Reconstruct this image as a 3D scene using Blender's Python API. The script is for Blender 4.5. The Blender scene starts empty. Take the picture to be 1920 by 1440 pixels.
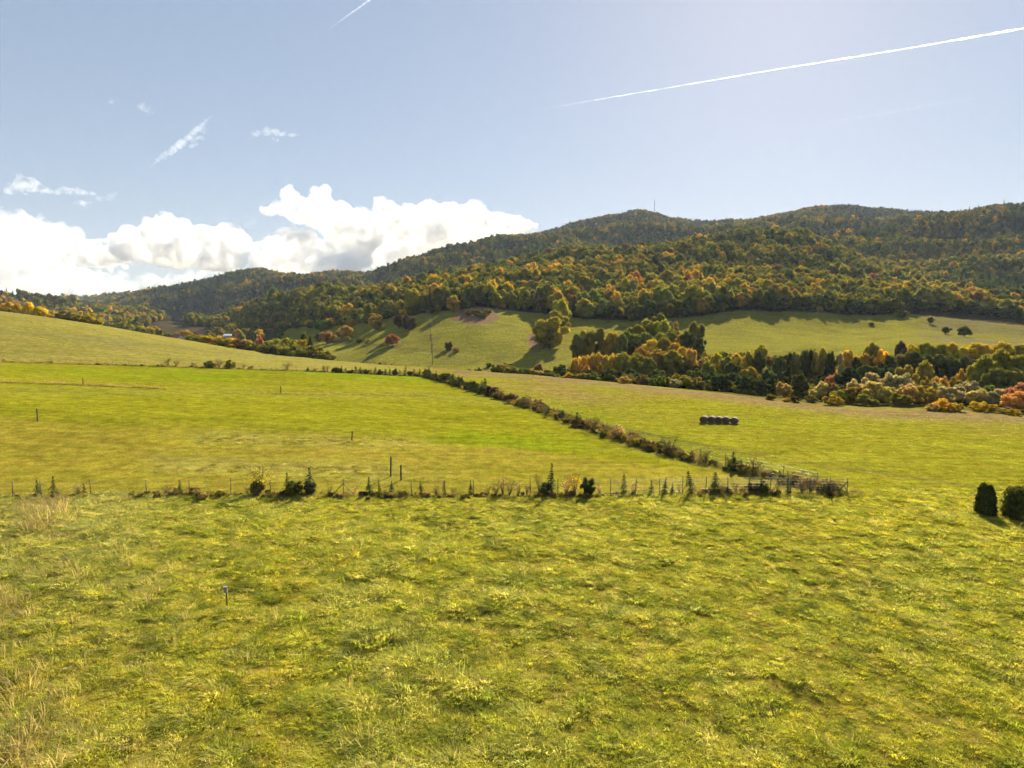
import bpy, math, random
import numpy as np
from mathutils import Vector, Matrix

R = math.radians
rng = np.random.default_rng(7)
random.seed(7)
scene = bpy.context.scene
col = scene.collection

# ------------------------------------------------------------------ camera
F = 1280.0                      # focal length in photograph pixels (1920 wide)
PITCH = math.atan(120 / F)
CAM = np.array([0.0, 0.0, 16.0])
cam_d = bpy.data.cameras.new('camera')
cam_d.sensor_width = 36.0
cam_d.lens = 36.0 * F / 1920
cam_d.clip_start = 0.5
cam_d.clip_end = 60000
cam = bpy.data.objects.new('camera', cam_d)
cam.location = CAM
cam.rotation_euler = (math.pi / 2 - PITCH, 0, 0)
col.objects.link(cam)
scene.camera = cam

# ------------------------------------------------------------------ sky, sun, exposure
SUN_EL, SUN_AZ = R(26.5), R(20.5)   # azimuth clockwise from +Y (the view direction)
world = bpy.data.worlds.new('World')
scene.world = world
world.use_nodes = True
wn = world.node_tree.nodes
wn.clear()
sky = wn.new('ShaderNodeTexSky')
sky.sky_type = 'NISHITA'
sky.sun_disc = False
sky.sun_elevation = SUN_EL
sky.sun_rotation = SUN_AZ
sky.altitude = 400
sky.air_density = 1.0
sky.dust_density = 0.27
sky.ozone_density = 1.5
bg = wn.new('ShaderNodeBackground')
bg.inputs['Strength'].default_value = 0.090
wo = wn.new('ShaderNodeOutputWorld')
sg = wn.new('ShaderNodeGamma')            # evens the sky out, as the bright thin veil of the day does
sg.inputs['Gamma'].default_value = 0.45
sh = wn.new('ShaderNodeHueSaturation')
sh.inputs['Saturation'].default_value = 1.12
world.node_tree.links.new(sky.outputs['Color'], sg.inputs['Color'])
world.node_tree.links.new(sg.outputs['Color'], sh.inputs['Color'])
sm_ = wn.new('ShaderNodeVectorMath')
sm_.operation = 'MULTIPLY'
sm_.inputs[1].default_value = (0.975, 0.985, 1.06)
world.node_tree.links.new(sh.outputs['Color'], sm_.inputs[0])
world.node_tree.links.new(sm_.outputs['Vector'], bg.inputs['Color'])
world.node_tree.links.new(bg.outputs['Background'], wo.inputs['Surface'])

sun_d = bpy.data.lights.new('sun', 'SUN')
sun_d.energy = 5.0
sun_d.angle = R(0.53)
sun_d.color = (1.0, 0.89, 0.70)
sun = bpy.data.objects.new('sun', sun_d)
sdir = Vector((math.sin(SUN_AZ) * math.cos(SUN_EL), math.cos(SUN_AZ) * math.cos(SUN_EL), math.sin(SUN_EL)))
sun.rotation_euler = sdir.to_track_quat('Z', 'Y').to_euler()
sun.location = (60, 200, 150)
col.objects.link(sun)

vs = scene.view_settings
vs.view_transform = 'Standard'
vs.look = 'None'
vs.gamma = 1.0
vs.use_curve_mapping = False
vs.exposure = 1.68

cy = scene.cycles
cy.max_bounces = 20
cy.diffuse_bounces = 3
cy.glossy_bounces = 1
cy.transmission_bounces = 3
cy.transparent_max_bounces = 8
cy.volume_bounces = 18
cy.use_adaptive_sampling = True
cy.adaptive_threshold = 0.02
cy.use_denoising = True
cy.denoising_prefilter = 'FAST'
cy.sample_clamp_indirect = 4.0
cy.use_light_tree = False

# ------------------------------------------------------------------ helpers
cp, sp = math.cos(PITCH), math.sin(PITCH)

def ray(px, py):
    a = (px - 960) / F
    b = (720 - py) / F
    return np.array([a, cp + b * sp, -sp + b * cp])

def at(px, py, Y):
    """the point at depth Y metres that the photograph shows at px, py"""
    d = ray(px, py)
    return CAM + d * (Y / d[1])

def u_of(px, py=640):
    d = ray(px, py)
    return d[0] / d[1]

def project(P):
    P = np.asarray(P, float) - CAM
    x = P[..., 0]
    y = P[..., 1] * cp - P[..., 2] * sp
    z = P[..., 1] * sp + P[..., 2] * cp
    y = np.maximum(y, 1.0)
    return 960 + F * x / y, 720 - F * z / y

def hash2(i, j, seed):
    n = (i.astype(np.int64) * 374761393 + j.astype(np.int64) * 668265263 + seed * 1442695041) & 0x7fffffff
    n = ((n ^ (n >> 13)) * 1274126177) & 0x7fffffff
    n = n ^ (n >> 16)
    return (n & 0xffff) / 65535.0

def vnoise(x, y, seed=0):
    xi = np.floor(x); yi = np.floor(y)
    fx = x - xi; fy = y - yi
    fx = fx * fx * (3 - 2 * fx); fy = fy * fy * (3 - 2 * fy)
    a = hash2(xi, yi, seed); b = hash2(xi + 1, yi, seed)
    c = hash2(xi, yi + 1, seed); d = hash2(xi + 1, yi + 1, seed)
    return (a * (1 - fx) + b * fx) * (1 - fy) + (c * (1 - fx) + d * fx) * fy

def fbm(x, y, seed=0, octv=4):
    x = np.asarray(x, float); y = np.asarray(y, float)
    s = 0; a = 0.5; t = 0
    for k in range(octv):
        s = s + a * vnoise(x * 2 ** k + 17.3 * k, y * 2 ** k - 9.1 * k, seed + k)
        t += a; a *= 0.5
    return s / t - 0.5           # about -0.5 .. 0.5

def sstep(e0, e1, x):
    t = np.clip((x - e0) / (e1 - e0), 0, 1)
    return t * t * (3 - 2 * t)

# ------------------------------------------------------------------ terrain
# Break lines of the land, near to far.  Each sample: (px, py, Y) read off the
# photograph, or (px, 'z', z, Y) where the land is hidden and its height is assumed.
PXS = [-500, 0, 100, 200, 300, 400, 500, 600, 700, 800, 900, 1000, 1100, 1200, 1300, 1400, 1500, 1600, 1700, 1800, 1920, 2450]
US = np.array([u_of(p) for p in PXS])
LINES = []                        # list of (Y[], z[]) sampled at US

def line(samples):
    uu, YY, ZZ = [], [], []
    for s in samples:
        if s[1] == 'z':
            uu.append(u_of(s[0])); YY.append(s[3]); ZZ.append(s[2])
        else:
            P = at(*s)
            uu.append(P[0] / P[1]); YY.append(P[1]); ZZ.append(P[2])
    LINES.append((np.interp(US, uu, YY), np.interp(US, uu, ZZ)))

line([(-500, 'z', 0.6, -14), (960, 'z', 0, -14), (2450, 'z', 0, -14)])
line([(-500, 'z', 0.6, 22), (960, 'z', 0, 22), (2450, 'z', 0, 22)])
line([(-500, 'z', 1.6, 60), (0, 'z', .35, 60), (500, 'z', .1, 60), (960, 'z', 0, 60), (1900, 'z', 0, 58), (2450, 'z', 0, 58)])
line([(-500, 'z', 8, 100), (0, 'z', 4.1, 98), (200, 'z', 3.1, 98), (400, 'z', 2.1, 98), (600, 'z', 1.2, 98), (800, 'z', .5, 98),
      (1000, 'z', .1, 96), (1200, 'z', 0, 92), (1500, 'z', -.1, 85), (1920, 'z', -.4, 82), (2450, 'z', -.5, 82)])
line([(-500, 655, 160), (0, 677, 165), (200, 684, 168), (400, 690, 174), (600, 697, 182), (720, 702.5, 189), (800, 705, 195),
      (1000, 'z', .25, 160), (1200, 'z', .1, 130), (1400, 'z', -.15, 115), (1600, 'z', -.5, 106), (1800, 'z', -.8, 104), (2450, 'z', -1, 104)])
line([(-500, 520, 280), (0, 584, 272), (100, 597, 272), (200, 612, 270), (250, 621, 270), (300, 630, 268), (400, 646, 263), (500, 663, 257), (600, 674, 250),
      (640, 677, 247), (720, 685, 240), (800, 690, 230), (860, 695, 215), (960, 701, 200), (1080, 712, 185), (1200, 724, 172), (1320, 737, 158),
      (1440, 752, 145), (1560, 765, 136), (1680, 771, 130), (1800, 775, 128), (1920, 782, 125), (2450, 800, 120)])
line([(-500, 'z', 18, 350), (0, 'z', 8, 340), (200, 'z', 2, 340), (400, 'z', -8, 335), (600, 'z', -13, 320), (800, 'z', -14.5, 300), (1000, 'z', -12, 270),
      (1200, 'z', -9.5, 245), (1400, 'z', -8, 238), (1600, 'z', -7, 230), (1800, 'z', -6.5, 228), (2450, 'z', -6.5, 225)])
line([(-500, 'z', 14, 560), (0, 'z', 4, 560), (200, 'z', 0, 560), (400, 'z', -6, 560), (520, 'z', -6, 470), (640, 657, 399), (720, 676, 362), (800, 690, 342), (860, 693, 340), (960, 688, 335),
      (1050, 680, 328), (1200, 672, 306), (1400, 668, 297), (1560, 663, 288), (1700, 660, 288), (1920, 655, 288), (2450, 650, 288)])
line([(-500, 'z', 22, 780), (0, 'z', 8, 780), (200, 'z', 4, 780), (330, 'z', 2, 730), (400, 'z', -1, 700), (500, 'z', -1, 620), (600, 632, 520), (700, 630, 430), (800, 626, 415), (860, 618, 410), (930, 612, 415),
      (1000, 626, 410), (1060, 635, 398), (1200, 636, 388), (1300, 630, 398), (1400, 618, 412), (1500, 622, 420), (1600, 626, 428), (1700, 616, 430), (1800, 624, 424), (1920, 636, 408), (2450, 668, 375)])
line([(-500, 'z', 30, 1000), (0, 'z', 12, 1000), (200, 'z', 9, 1000), (330, 'z', 8, 900), (400, 620, 820), (500, 614, 699), (600, 607, 566), (700, 600, 504), (800, 590, 469), (860, 582, 469), (930, 575, 476),
      (1000, 588, 476), (1060, 600, 459), (1200, 602, 447), (1300, 596, 459), (1400, 584, 476), (1500, 588, 484), (1600, 594, 492), (1700, 588, 492), (1800, 599, 484), (1920, 613, 467), (2450, 660, 426)])
line([(-500, 590, 1200), (0, 592, 1150), (200, 598, 1100), (350, 616, 1000), (400, 615, 914), (450, 593, 869), (520, 573, 838), (600, 563, 841), (700, 553, 836), (760, 540, 845), (850, 528, 854), (950, 514, 862), (1000, 507, 880),
      (1100, 494, 906), (1200, 486, 933), (1300, 476, 950), (1400, 464, 968), (1450, 459, 968), (1500, 462, 959), (1560, 480, 933), (1640, 504, 898), (1700, 515, 880), (1800, 525, 862), (1920, 535, 845), (2450, 560, 792)])
line([(-500, 590, 1600), (0, 590, 1500), (140, 598, 1450), (300, 604, 1400), (400, 623, 1287), (500, 605, 1212), (600, 590, 1168), (700, 579, 1135), (760, 566, 1135), (850, 551, 1144), (950, 532, 1162), (1000, 525, 1181),
      (1100, 512, 1209), (1200, 504, 1228), (1300, 494, 1246), (1400, 481, 1265), (1450, 477, 1274), (1500, 476, 1265), (1560, 483, 1209), (1640, 478, 1162), (1700, 478, 1135), (1800, 470, 1116), (1920, 455, 1097), (2450, 420, 1023)])
line([(-500, 590, 2000), (0, 590, 1900), (140, 592, 1750), (300, 575, 1650), (400, 556, 1600), (500, 543, 1600), (600, 541, 1650), (700, 532, 1700), (800, 507, 1750), (850, 494, 1750), (900, 482, 1750), (1000, 467, 1800), (1100, 452, 1850), (1200, 443, 1900), (1300, 449, 1850),
      (1400, 444, 1800), (1500, 432, 1800), (1600, 436, 1800), (1700, 440, 1700), (1800, 430, 1500), (1920, 412, 1450), (2450, 380, 1350)])
line([(-500, 592, 2250), (0, 592, 2100), (140, 594, 1900), (300, 574, 1790), (400, 556, 1740), (500, 545, 1740), (600, 548, 1790), (700, 542, 1860), (800, 519, 1920), (850, 506, 1930), (900, 494, 1940), (1000, 478, 2000), (1100, 462, 2060), (1200, 452, 2120), (1300, 458, 2090),
      (1400, 454, 2040), (1500, 443, 2020), (1600, 446, 2020), (1700, 447, 1930), (1800, 428, 1740), (1920, 407, 1620), (2450, 372, 1520)])
line([(-500, 575, 2600), (0, 590, 2400), (80, 588, 2200), (140, 579, 2000), (200, 566, 1950), (300, 549, 1900), (380, 533, 1900), (410, 519, 1900), (450, 511, 1900), (520, 506, 1900), (570, 508, 1900), (600, 518, 1950), (640, 523, 2000), (700, 519, 2050), (720, 512, 2100), (800, 493, 2150), (850, 472, 2200),
      (900, 457, 2250), (1000, 447, 2300), (1050, 435, 2350), (1100, 417, 2380), (1160, 402, 2400), (1215, 396, 2400), (1260, 402, 2400), (1276, 413, 2400), (1300, 420, 2400), (1380, 427, 2400), (1440, 415, 2350), (1500, 400, 2300), (1580, 390, 2300), (1640, 392, 2300), (1680, 406, 2250),
      (1760, 409, 2150), (1800, 408, 2050), (1850, 400, 1900), (1920, 388, 1800), (2450, 350, 1700)])
line([(-500, 585, 3300), (0, 590, 3200), (140, 590, 3000), (400, 560, 2800), (600, 560, 2800), (900, 500, 3000), (1215, 450, 3100), (1400, 460, 3100), (1600, 440, 3100), (1920, 430, 2600), (2450, 400, 2500)])
line([(-500, 570, 4300), (0, 571, 4200), (140, 570, 4200), (400, 573, 4200), (2450, 560, 4200)])
line([(-500, 580, 5200), (2450, 580, 5200)])
LY = np.array([l[0] for l in LINES]); LZ = np.array([l[1] for l in LINES])
NL = len(LINES)
# smooth the break lines sideways a little
def smooth_cols(A):
    return A
# finer table over u
UF = np.linspace(US[0], US[-1], 900)
LYF = np.array([np.interp(UF, US, r) for r in LY])
LZF = np.array([np.interp(UF, US, r) for r in LZ])
ker = np.exp(-0.5 * (np.arange(-8, 9) / 3.2) ** 2); ker /= ker.sum()
def sm(row):
    p = np.pad(row, 8, mode='edge')
    return np.convolve(p, ker, 'valid')
LYF = np.array([sm(r) for r in LYF]); LZF = np.array([sm(r) for r in LZF])

def pchip_slopes(Y, Z):
    h = np.diff(Y, axis=0); d = np.diff(Z, axis=0) / h
    m = np.zeros_like(Z)
    w1 = 2 * h[1:] + h[:-1]; w2 = h[1:] + 2 * h[:-1]
    same = d[:-1] * d[1:] > 0
    with np.errstate(divide='ignore', invalid='ignore'):
        hm = (w1 + w2) / (w1 / d[:-1] + w2 / d[1:])
    m[1:-1] = np.where(same, hm, 0)
    m[0] = d[0]; m[-1] = d[-1]
    return m
LMF = pchip_slopes(LYF, LZF)

def land_base(x, y):
    x = np.asarray(x, float); y = np.asarray(y, float)
    u = np.clip(x / np.maximum(y, 22), UF[0], UF[-1])
    fi = (u - UF[0]) / (UF[1] - UF[0])
    i = np.clip(fi.astype(int), 0, len(UF) - 2); t = fi - i
    def row(A, k): return A[k, i] * (1 - t) + A[k, i + 1] * t
    z = np.zeros_like(u)
    for k in range(NL - 1):
        y0 = row(LYF, k); y1 = row(LYF, k + 1)
        sel = (y >= y0) & (y < y1) if k < NL - 2 else (y >= y0)
        if k == 0: sel = y < y1
        if not np.any(sel): continue
        h = y1 - y0
        s = np.clip((y - y0) / h, 0, 1)
        z0 = row(LZF, k); z1 = row(LZF, k + 1); m0 = row(LMF, k); m1 = row(LMF, k + 1)
        v = z0 * (2 * s**3 - 3 * s**2 + 1) + m0 * h * (s**3 - 2 * s**2 + s) + z1 * (-2 * s**3 + 3 * s**2) + m1 * h * (s**3 - s**2)
        z = np.where(sel, v, z)
    return z

def line_Y(k, x, y):
    u = np.clip(np.asarray(x, float) / np.maximum(y, 22), UF[0], UF[-1])
    return np.interp(u, UF, LYF[k])

def land(x, y):
    x = np.asarray(x, float); y = np.asarray(y, float)
    z = land_base(x, y)
    far = sstep(560, 800, y)
    top = np.exp(-((y - line_Y(14, x, y)) / 260.0) ** 2)
    z = z + far * (fbm(x / 170, y / 230, 3, 4) * 20 + fbm(x / 60, y / 80, 5, 2) * 5)
    spur = 1 - np.abs(2 * fbm(x / 270 + y / 600, y / 200, 9, 3)) * 2.2          # spurs and gullies running down the slopes
    z = z + sstep(900, 1300, y) * (1 - .8 * top) * (spur - .45) * 58
    z = z + sstep(560, 700, y) * (1 - sstep(950, 1200, y)) * fbm(x / 130 + y / 300, y / 100, 15, 2) * 26
    mid = sstep(230, 330, y) * (1 - far)
    z = z + mid * fbm(x / 45, y / 45, 11, 3) * 2.0
    near = 1 - sstep(230, 330, y)
    z = z + near * (fbm(x / 14, y / 14, 21, 3) * 0.30 + sstep(3, 22, y) * fbm(x / 2.2, y / 2.2, 31, 2) * (0.10 + .26 * (1 - sstep(56, 64, y))))
    return z

def ground_z(x, y):
    return float(land(np.array([x]), np.array([y]))[0])

# ------------------------------------------------------------------ materials
MATS = {}
def new_mat(name):
    m = bpy.data.materials.new(name); m.use_nodes = True
    m.node_tree.nodes.clear()
    MATS[name] = m
    return m, m.node_tree.nodes, m.node_tree.links

def simple_mat(name, color, rough=0.8, noise=0.25, scale=8.0, metallic=0.0, coords='Object'):
    m, n, l = new_mat(name)
    out = n.new('ShaderNodeOutputMaterial'); b = n.new('ShaderNodeBsdfPrincipled')
    tc = n.new('ShaderNodeTexCoord'); nz = n.new('ShaderNodeTexNoise'); nz.inputs['Scale'].default_value = scale
    nz.inputs['Detail'].default_value = 4
    mr = n.new('ShaderNodeMapRange'); mr.inputs['From Min'].default_value = .3; mr.inputs['From Max'].default_value = .7
    mr.inputs['To Min'].default_value = 1 - noise; mr.inputs['To Max'].default_value = 1 + noise
    vm = n.new('ShaderNodeVectorMath'); vm.operation = 'SCALE'; vm.inputs[0].default_value = color
    l.new(tc.outputs[coords], nz.inputs['Vector']); l.new(nz.outputs['Fac'], mr.inputs['Value']); l.new(mr.outputs['Result'], vm.inputs['Scale'])
    l.new(vm.outputs['Vector'], b.inputs['Base Color'])
    b.inputs['Roughness'].default_value = rough; b.inputs['Metallic'].default_value = metallic
    l.new(b.outputs['BSDF'], out.inputs['Surface'])
    return m

def leaf_mat(name, trans=0.45, vary=0.35, gloss=0.06):
    """leaves: thin, let sunlight through; colour comes from the plant's own tint"""
    m, n, l = new_mat(name)
    out = n.new('ShaderNodeOutputMaterial')
    at_ = n.new('ShaderNodeAttribute'); at_.attribute_type = 'INSTANCER'; at_.attribute_name = 'tint'
    va = n.new('ShaderNodeAttribute'); va.attribute_type = 'GEOMETRY'; va.attribute_name = 'leaf_var'
    mr = n.new('ShaderNodeMapRange'); mr.inputs['To Min'].default_value = 1 - vary; mr.inputs['To Max'].default_value = 1 + vary
    l.new(va.outputs['Fac'], mr.inputs['Value'])
    vm = n.new('ShaderNodeVectorMath'); vm.operation = 'SCALE'
    l.new(at_.outputs['Color'], vm.inputs[0]); l.new(mr.outputs['Result'], vm.inputs['Scale'])
    hs = n.new('ShaderNodeHueSaturation')
    mh = n.new('ShaderNodeMapRange'); mh.inputs['To Min'].default_value = .485; mh.inputs['To Max'].default_value = .515
    l.new(va.outputs['Fac'], mh.inputs['Value']); l.new(mh.outputs['Result'], hs.inputs['Hue'])
    l.new(vm.outputs['Vector'], hs.inputs['Color'])
    d = n.new('ShaderNodeBsdfDiffuse'); t = n.new('ShaderNodeBsdfTranslucent')
    br = n.new('ShaderNodeVectorMath'); br.operation = 'MULTIPLY'; br.inputs[1].default_value = (1.25, 1.2, .75)
    l.new(hs.outputs['Color'], d.inputs['Color']); l.new(hs.outputs['Color'], br.inputs[0]); l.new(br.outputs['Vector'], t.inputs['Color'])
    mx = n.new('ShaderNodeMixShader'); mx.inputs['Fac'].default_value = trans
    l.new(d.outputs['BSDF'], mx.inputs[1]); l.new(t.outputs['BSDF'], mx.inputs[2])
    if gloss > 0:
        g = n.new('ShaderNodeBsdfGlossy'); g.inputs['Roughness'].default_value = .45; g.inputs['Color'].default_value = (1, 1, 1, 1)
        m2 = n.new('ShaderNodeMixShader'); m2.inputs['Fac'].default_value = gloss
        l.new(mx.outputs['Shader'], m2.inputs[1]); l.new(g.outputs['BSDF'], m2.inputs[2]); l.new(m2.outputs['Shader'], out.inputs['Surface'])
    else:
        l.new(mx.outputs['Shader'], out.inputs['Surface'])
    return m

LEAF = leaf_mat('leaves', .42, .45, 0)
BLADE = leaf_mat('grass_blades', .58, .55, 0)
BARK = simple_mat('bark', (.05, .038, .028), .9, .4, 6)
TWIG = simple_mat('twigs', (.085, .06, .045), .9, .4, 20)

def land_mat():
    m, n, l = new_mat('land')
    out = n.new('ShaderNodeOutputMaterial'); b = n.new('ShaderNodeBsdfDiffuse')
    zc = n.new('ShaderNodeAttribute'); zc.attribute_name = 'soil'
    tc = n.new('ShaderNodeTexCoord')
    def noise(scale, detail, stretch=(1, 1, 1)):
        mp = n.new('ShaderNodeMapping'); mp.inputs['Scale'].default_value = stretch
        nz = n.new('ShaderNodeTexNoise'); nz.inputs['Scale'].default_value = scale; nz.inputs['Detail'].default_value = detail
        nz.inputs['Roughness'].default_value = .62
        l.new(tc.outputs['Object'], mp.inputs['Vector']); l.new(mp.outputs['Vector'], nz.inputs['Vector'])
        return nz
    n1 = noise(.09, 5, (1, 1.8, 1)); n2 = noise(.9, 7, (.8, .8, 1)); n3 = noise(5.0, 4)
    def rng_(nz, lo, hi, f0=.3, f1=.7):
        mr = n.new('ShaderNodeMapRange'); mr.inputs['From Min'].default_value = f0; mr.inputs['From Max'].default_value = f1
        mr.inputs['To Min'].default_value = lo; mr.inputs['To Max'].default_value = hi
        l.new(nz.outputs['Fac'], mr.inputs['Value']); return mr
    ns = noise(.6, 4, (.14, 1.5, 1)); sk = rng_(ns, .84, 1.16); a = rng_(n1, .84, 1.16); c = rng_(n2, .62, 1.34); e = rng_(n3, .62, 1.38)
    mu = n.new('ShaderNodeMath'); mu.operation = 'MULTIPLY'; l.new(a.outputs[0], mu.inputs[0]); l.new(c.outputs[0], mu.inputs[1])
    mu2 = n.new('ShaderNodeMath'); mu2.operation = 'MULTIPLY'; l.new(mu.outputs[0], mu2.inputs[0]); l.new(e.outputs[0], mu2.inputs[1])
    mu3 = n.new('ShaderNodeMath'); mu3.operation = 'MULTIPLY'; l.new(mu2.outputs[0], mu3.inputs[0]); l.new(sk.outputs[0], mu3.inputs[1])
    vm = n.new('ShaderNodeVectorMath'); vm.operation = 'SCALE'; l.new(zc.outputs['Color'], vm.inputs[0]); l.new(mu3.outputs[0], vm.inputs['Scale'])
    # patches of drier blades
    nd = noise(.33, 6, (1, 1.4, 1)); fd = rng_(nd, 0, .55, .48, .72)
    mx = n.new('ShaderNodeMix'); mx.data_type = 'RGBA'
    dry = n.new('ShaderNodeVectorMath'); dry.operation = 'MULTIPLY'; dry.inputs[1].default_value = (1.3, .95, 1.6)
    l.new(vm.outputs['Vector'], dry.inputs[0])
    l.new(fd.outputs[0], mx.inputs['Factor']); l.new(vm.outputs['Vector'], mx.inputs['A']); l.new(dry.outputs['Vector'], mx.inputs['B'])
    l.new(mx.outputs['Result'], b.inputs['Color'])
    bu = n.new('ShaderNodeBump'); bu.inputs['Strength'].default_value = .9; bu.inputs['Distance'].default_value = .10
    ad = n.new('ShaderNodeMath'); ad.operation = 'ADD'; l.new(n2.outputs['Fac'], ad.inputs[0])
    m3 = n.new('ShaderNodeMath'); m3.operation = 'MULTIPLY'; m3.inputs[1].default_value = .35; l.new(n3.outputs['Fac'], m3.inputs[0]); l.new(m3.outputs[0], ad.inputs[1])
    l.new(ad.outputs[0], bu.inputs['Height']); l.new(bu.outputs['Normal'], b.inputs['Normal'])
    l.new(b.outputs['BSDF'], out.inputs['Surface'])
    return m
LAND = land_mat()

# ------------------------------------------------------------------ object helpers
def mesh_data(name, verts, faces, mat=None, smooth=False, attr=None):
    me = bpy.data.meshes.new(name)
    verts = np.asarray(verts, np.float32).reshape(-1, 3)
    if isinstance(faces, np.ndarray):
        nf, k = faces.shape
        me.vertices.add(len(verts)); me.vertices.foreach_set('co', verts.ravel())
        me.loops.add(nf * k); me.loops.foreach_set('vertex_index', faces.astype(np.int32).ravel())
        me.polygons.add(nf)
        me.polygons.foreach_set('loop_start', np.arange(0, nf * k, k, dtype=np.int32))
        me.polygons.foreach_set('loop_total', np.full(nf, k, dtype=np.int32))
        me.update(calc_edges=True)
    else:
        me.from_pydata([tuple(v) for v in verts], [], faces)
        me.update()
    if smooth:
        me.polygons.foreach_set('use_smooth', np.ones(len(me.polygons), dtype=bool))
    if attr:
        for k_, (dom, typ, arr) in attr.items():
            a = me.attributes.new(k_, typ, dom)
            a.data.foreach_set('color' if 'COLOR' in typ else ('vector' if typ == 'FLOAT_VECTOR' else 'value'), np.asarray(arr, np.float32).ravel())
    if mat is not None: me.materials.append(mat)
    return me

def add(name, data, parent=None, loc=None):
    o = bpy.data.objects.new(name, data)
    col.objects.link(o)
    if parent is not None: o.parent = parent
    if loc is not None: o.location = loc
    return o

def thing(name, label, cat, loc=(0, 0, 0), rz=0, group=None):
    o = add(name, None, None, loc)
    o.empty_display_size = .2
    o.rotation_euler[2] = rz
    return tag(o, label, cat, group)

def tag(o, label=None, cat=None, group=None, kind=None):
    if label: o['label'] = label
    if cat: o['category'] = cat
    if group: o['group'] = group
    if kind: o['kind'] = kind
    return o

class MB:
    """collects simple solids into one mesh"""
    def __init__(self): self.v = []; self.f = []
    def box(self, c, s, rz=0, tilt=None):
        i = len(self.v)
        M = Matrix.Rotation(rz, 3, 'Z') if tilt is None else tilt
        for dx in (-.5, .5):
            for dy in (-.5, .5):
                for dz in (-.5, .5):
                    p = M @ Vector((dx * s[0], dy * s[1], dz * s[2]))
                    self.v.append((c[0] + p.x, c[1] + p.y, c[2] + p.z))
        for q in ((0, 1, 3, 2), (4, 6, 7, 5), (0, 4, 5, 1), (2, 3, 7, 6), (0, 2, 6, 4), (1, 5, 7, 3)):
            self.f.append(tuple(i + a for a in q))
        return self
    def tube(self, pts, rads, n=6, cap=True):
        rings = []
        for k, p in enumerate(pts):
            p = Vector(p)
            d = (Vector(pts[min(k + 1, len(pts) - 1)]) - Vector(pts[max(k - 1, 0)])).normalized()
            a = d.orthogonal().normalized(); b = d.cross(a)
            i = len(self.v)
            for j in range(n):
                t = 2 * math.pi * j / n
                q = p + (a * math.cos(t) + b * math.sin(t)) * rads[k]
                self.v.append(tuple(q))
            rings.append(i)
        for r0, r1 in zip(rings[:-1], rings[1:]):
            for j in range(n):
                self.f.append((r0 + j, r0 + (j + 1) % n, r1 + (j + 1) % n, r1 + j))
        if cap:
            self.f.append(tuple(rings[0] + j for j in reversed(range(n))))
            self.f.append(tuple(rings[-1] + j for j in range(n)))
        return self
    def data(self, name, mat, smooth=False):
        return mesh_data(name, self.v, self.f, mat, smooth)
    def build(self, name, mat, parent=None, smooth=False):
        return add(name, self.data(name, mat, smooth), parent)

ORD = ['first', 'second', 'third', 'fourth', 'fifth', 'sixth', 'seventh', 'eighth', 'ninth', 'tenth', 'eleventh', 'twelfth', 'thirteenth', 'fourteenth',
       'fifteenth', 'sixteenth', 'seventeenth', 'eighteenth', 'nineteenth', 'twentieth']
TENS = {2: 'twenty', 3: 'thirty', 4: 'forty', 5: 'fifty', 6: 'sixty', 7: 'seventy', 8: 'eighty', 9: 'ninety'}
TENTH = {3: 'thirtieth', 4: 'fortieth', 5: 'fiftieth', 6: 'sixtieth', 7: 'seventieth', 8: 'eightieth', 9: 'ninetieth'}
def ordinal(i):
    if i < 20: return ORD[i]
    n = i + 1
    if n % 10 == 0: return TENTH[n // 10]
    return TENS[n // 10] + '-' + ORD[n % 10 - 1]


def hit(px, py, ymin=15.0, ymax=5000.0):
    """where the line of sight through a pixel meets the land"""
    d = ray(px, py); d = d / d[1]
    Y = np.exp(np.linspace(math.log(ymin), math.log(ymax), 3000))
    g = land(d[0] * Y, Y) - (CAM[2] + d[2] * Y)
    k = np.argmax(g > 0)
    if g[k] <= 0: k = len(Y) - 1
    y0, y1 = Y[max(k - 1, 0)], Y[k]
    for _ in range(12):
        ym = .5 * (y0 + y1)
        if land(np.array([d[0] * ym]), np.array([ym]))[0] > CAM[2] + d[2] * ym: y1 = ym
        else: y0 = ym
    return np.array([d[0] * y1, y1, ground_z(d[0] * y1, y1)])

FRONT_PX = [(-140, 940), (0, 934), (250, 931), (500, 930), (800, 931), (1100, 930), (1350, 926), (1588, 927)]
DIAG_PX = [(1588, 927), (1520, 912), (1432, 893), (1300, 862), (1190, 830), (1100, 800), (1000, 765), (920, 740), (860, 722), (800, 706)]
BACK_PX = [(-140, 674), (0, 677), (200, 684), (400, 690), (600, 697), (720, 702.5), (800, 706)]
FRONT = np.array([hit(*p) for p in FRONT_PX]); DIAG = np.array([hit(*p) for p in DIAG_PX]); BACK = np.array([hit(*p) for p in BACK_PX])

# ---- the sheet of land
NC, NR = 520, 620
ss = np.linspace(-1.02, 1.02, NC)
yy = np.concatenate([[-13, -9, -5, 0, 5, 9], np.exp(np.linspace(math.log(12), math.log(5200), NR - 6))])
S, YY = np.meshgrid(ss, yy)
XX = S * (YY + 15.0)
ZZ = land(XX, YY)
V = np.stack([XX, YY, ZZ], -1).reshape(-1, 3)
PX, PY = project(V)
x, y = V[:, 0], V[:, 1]

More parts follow.
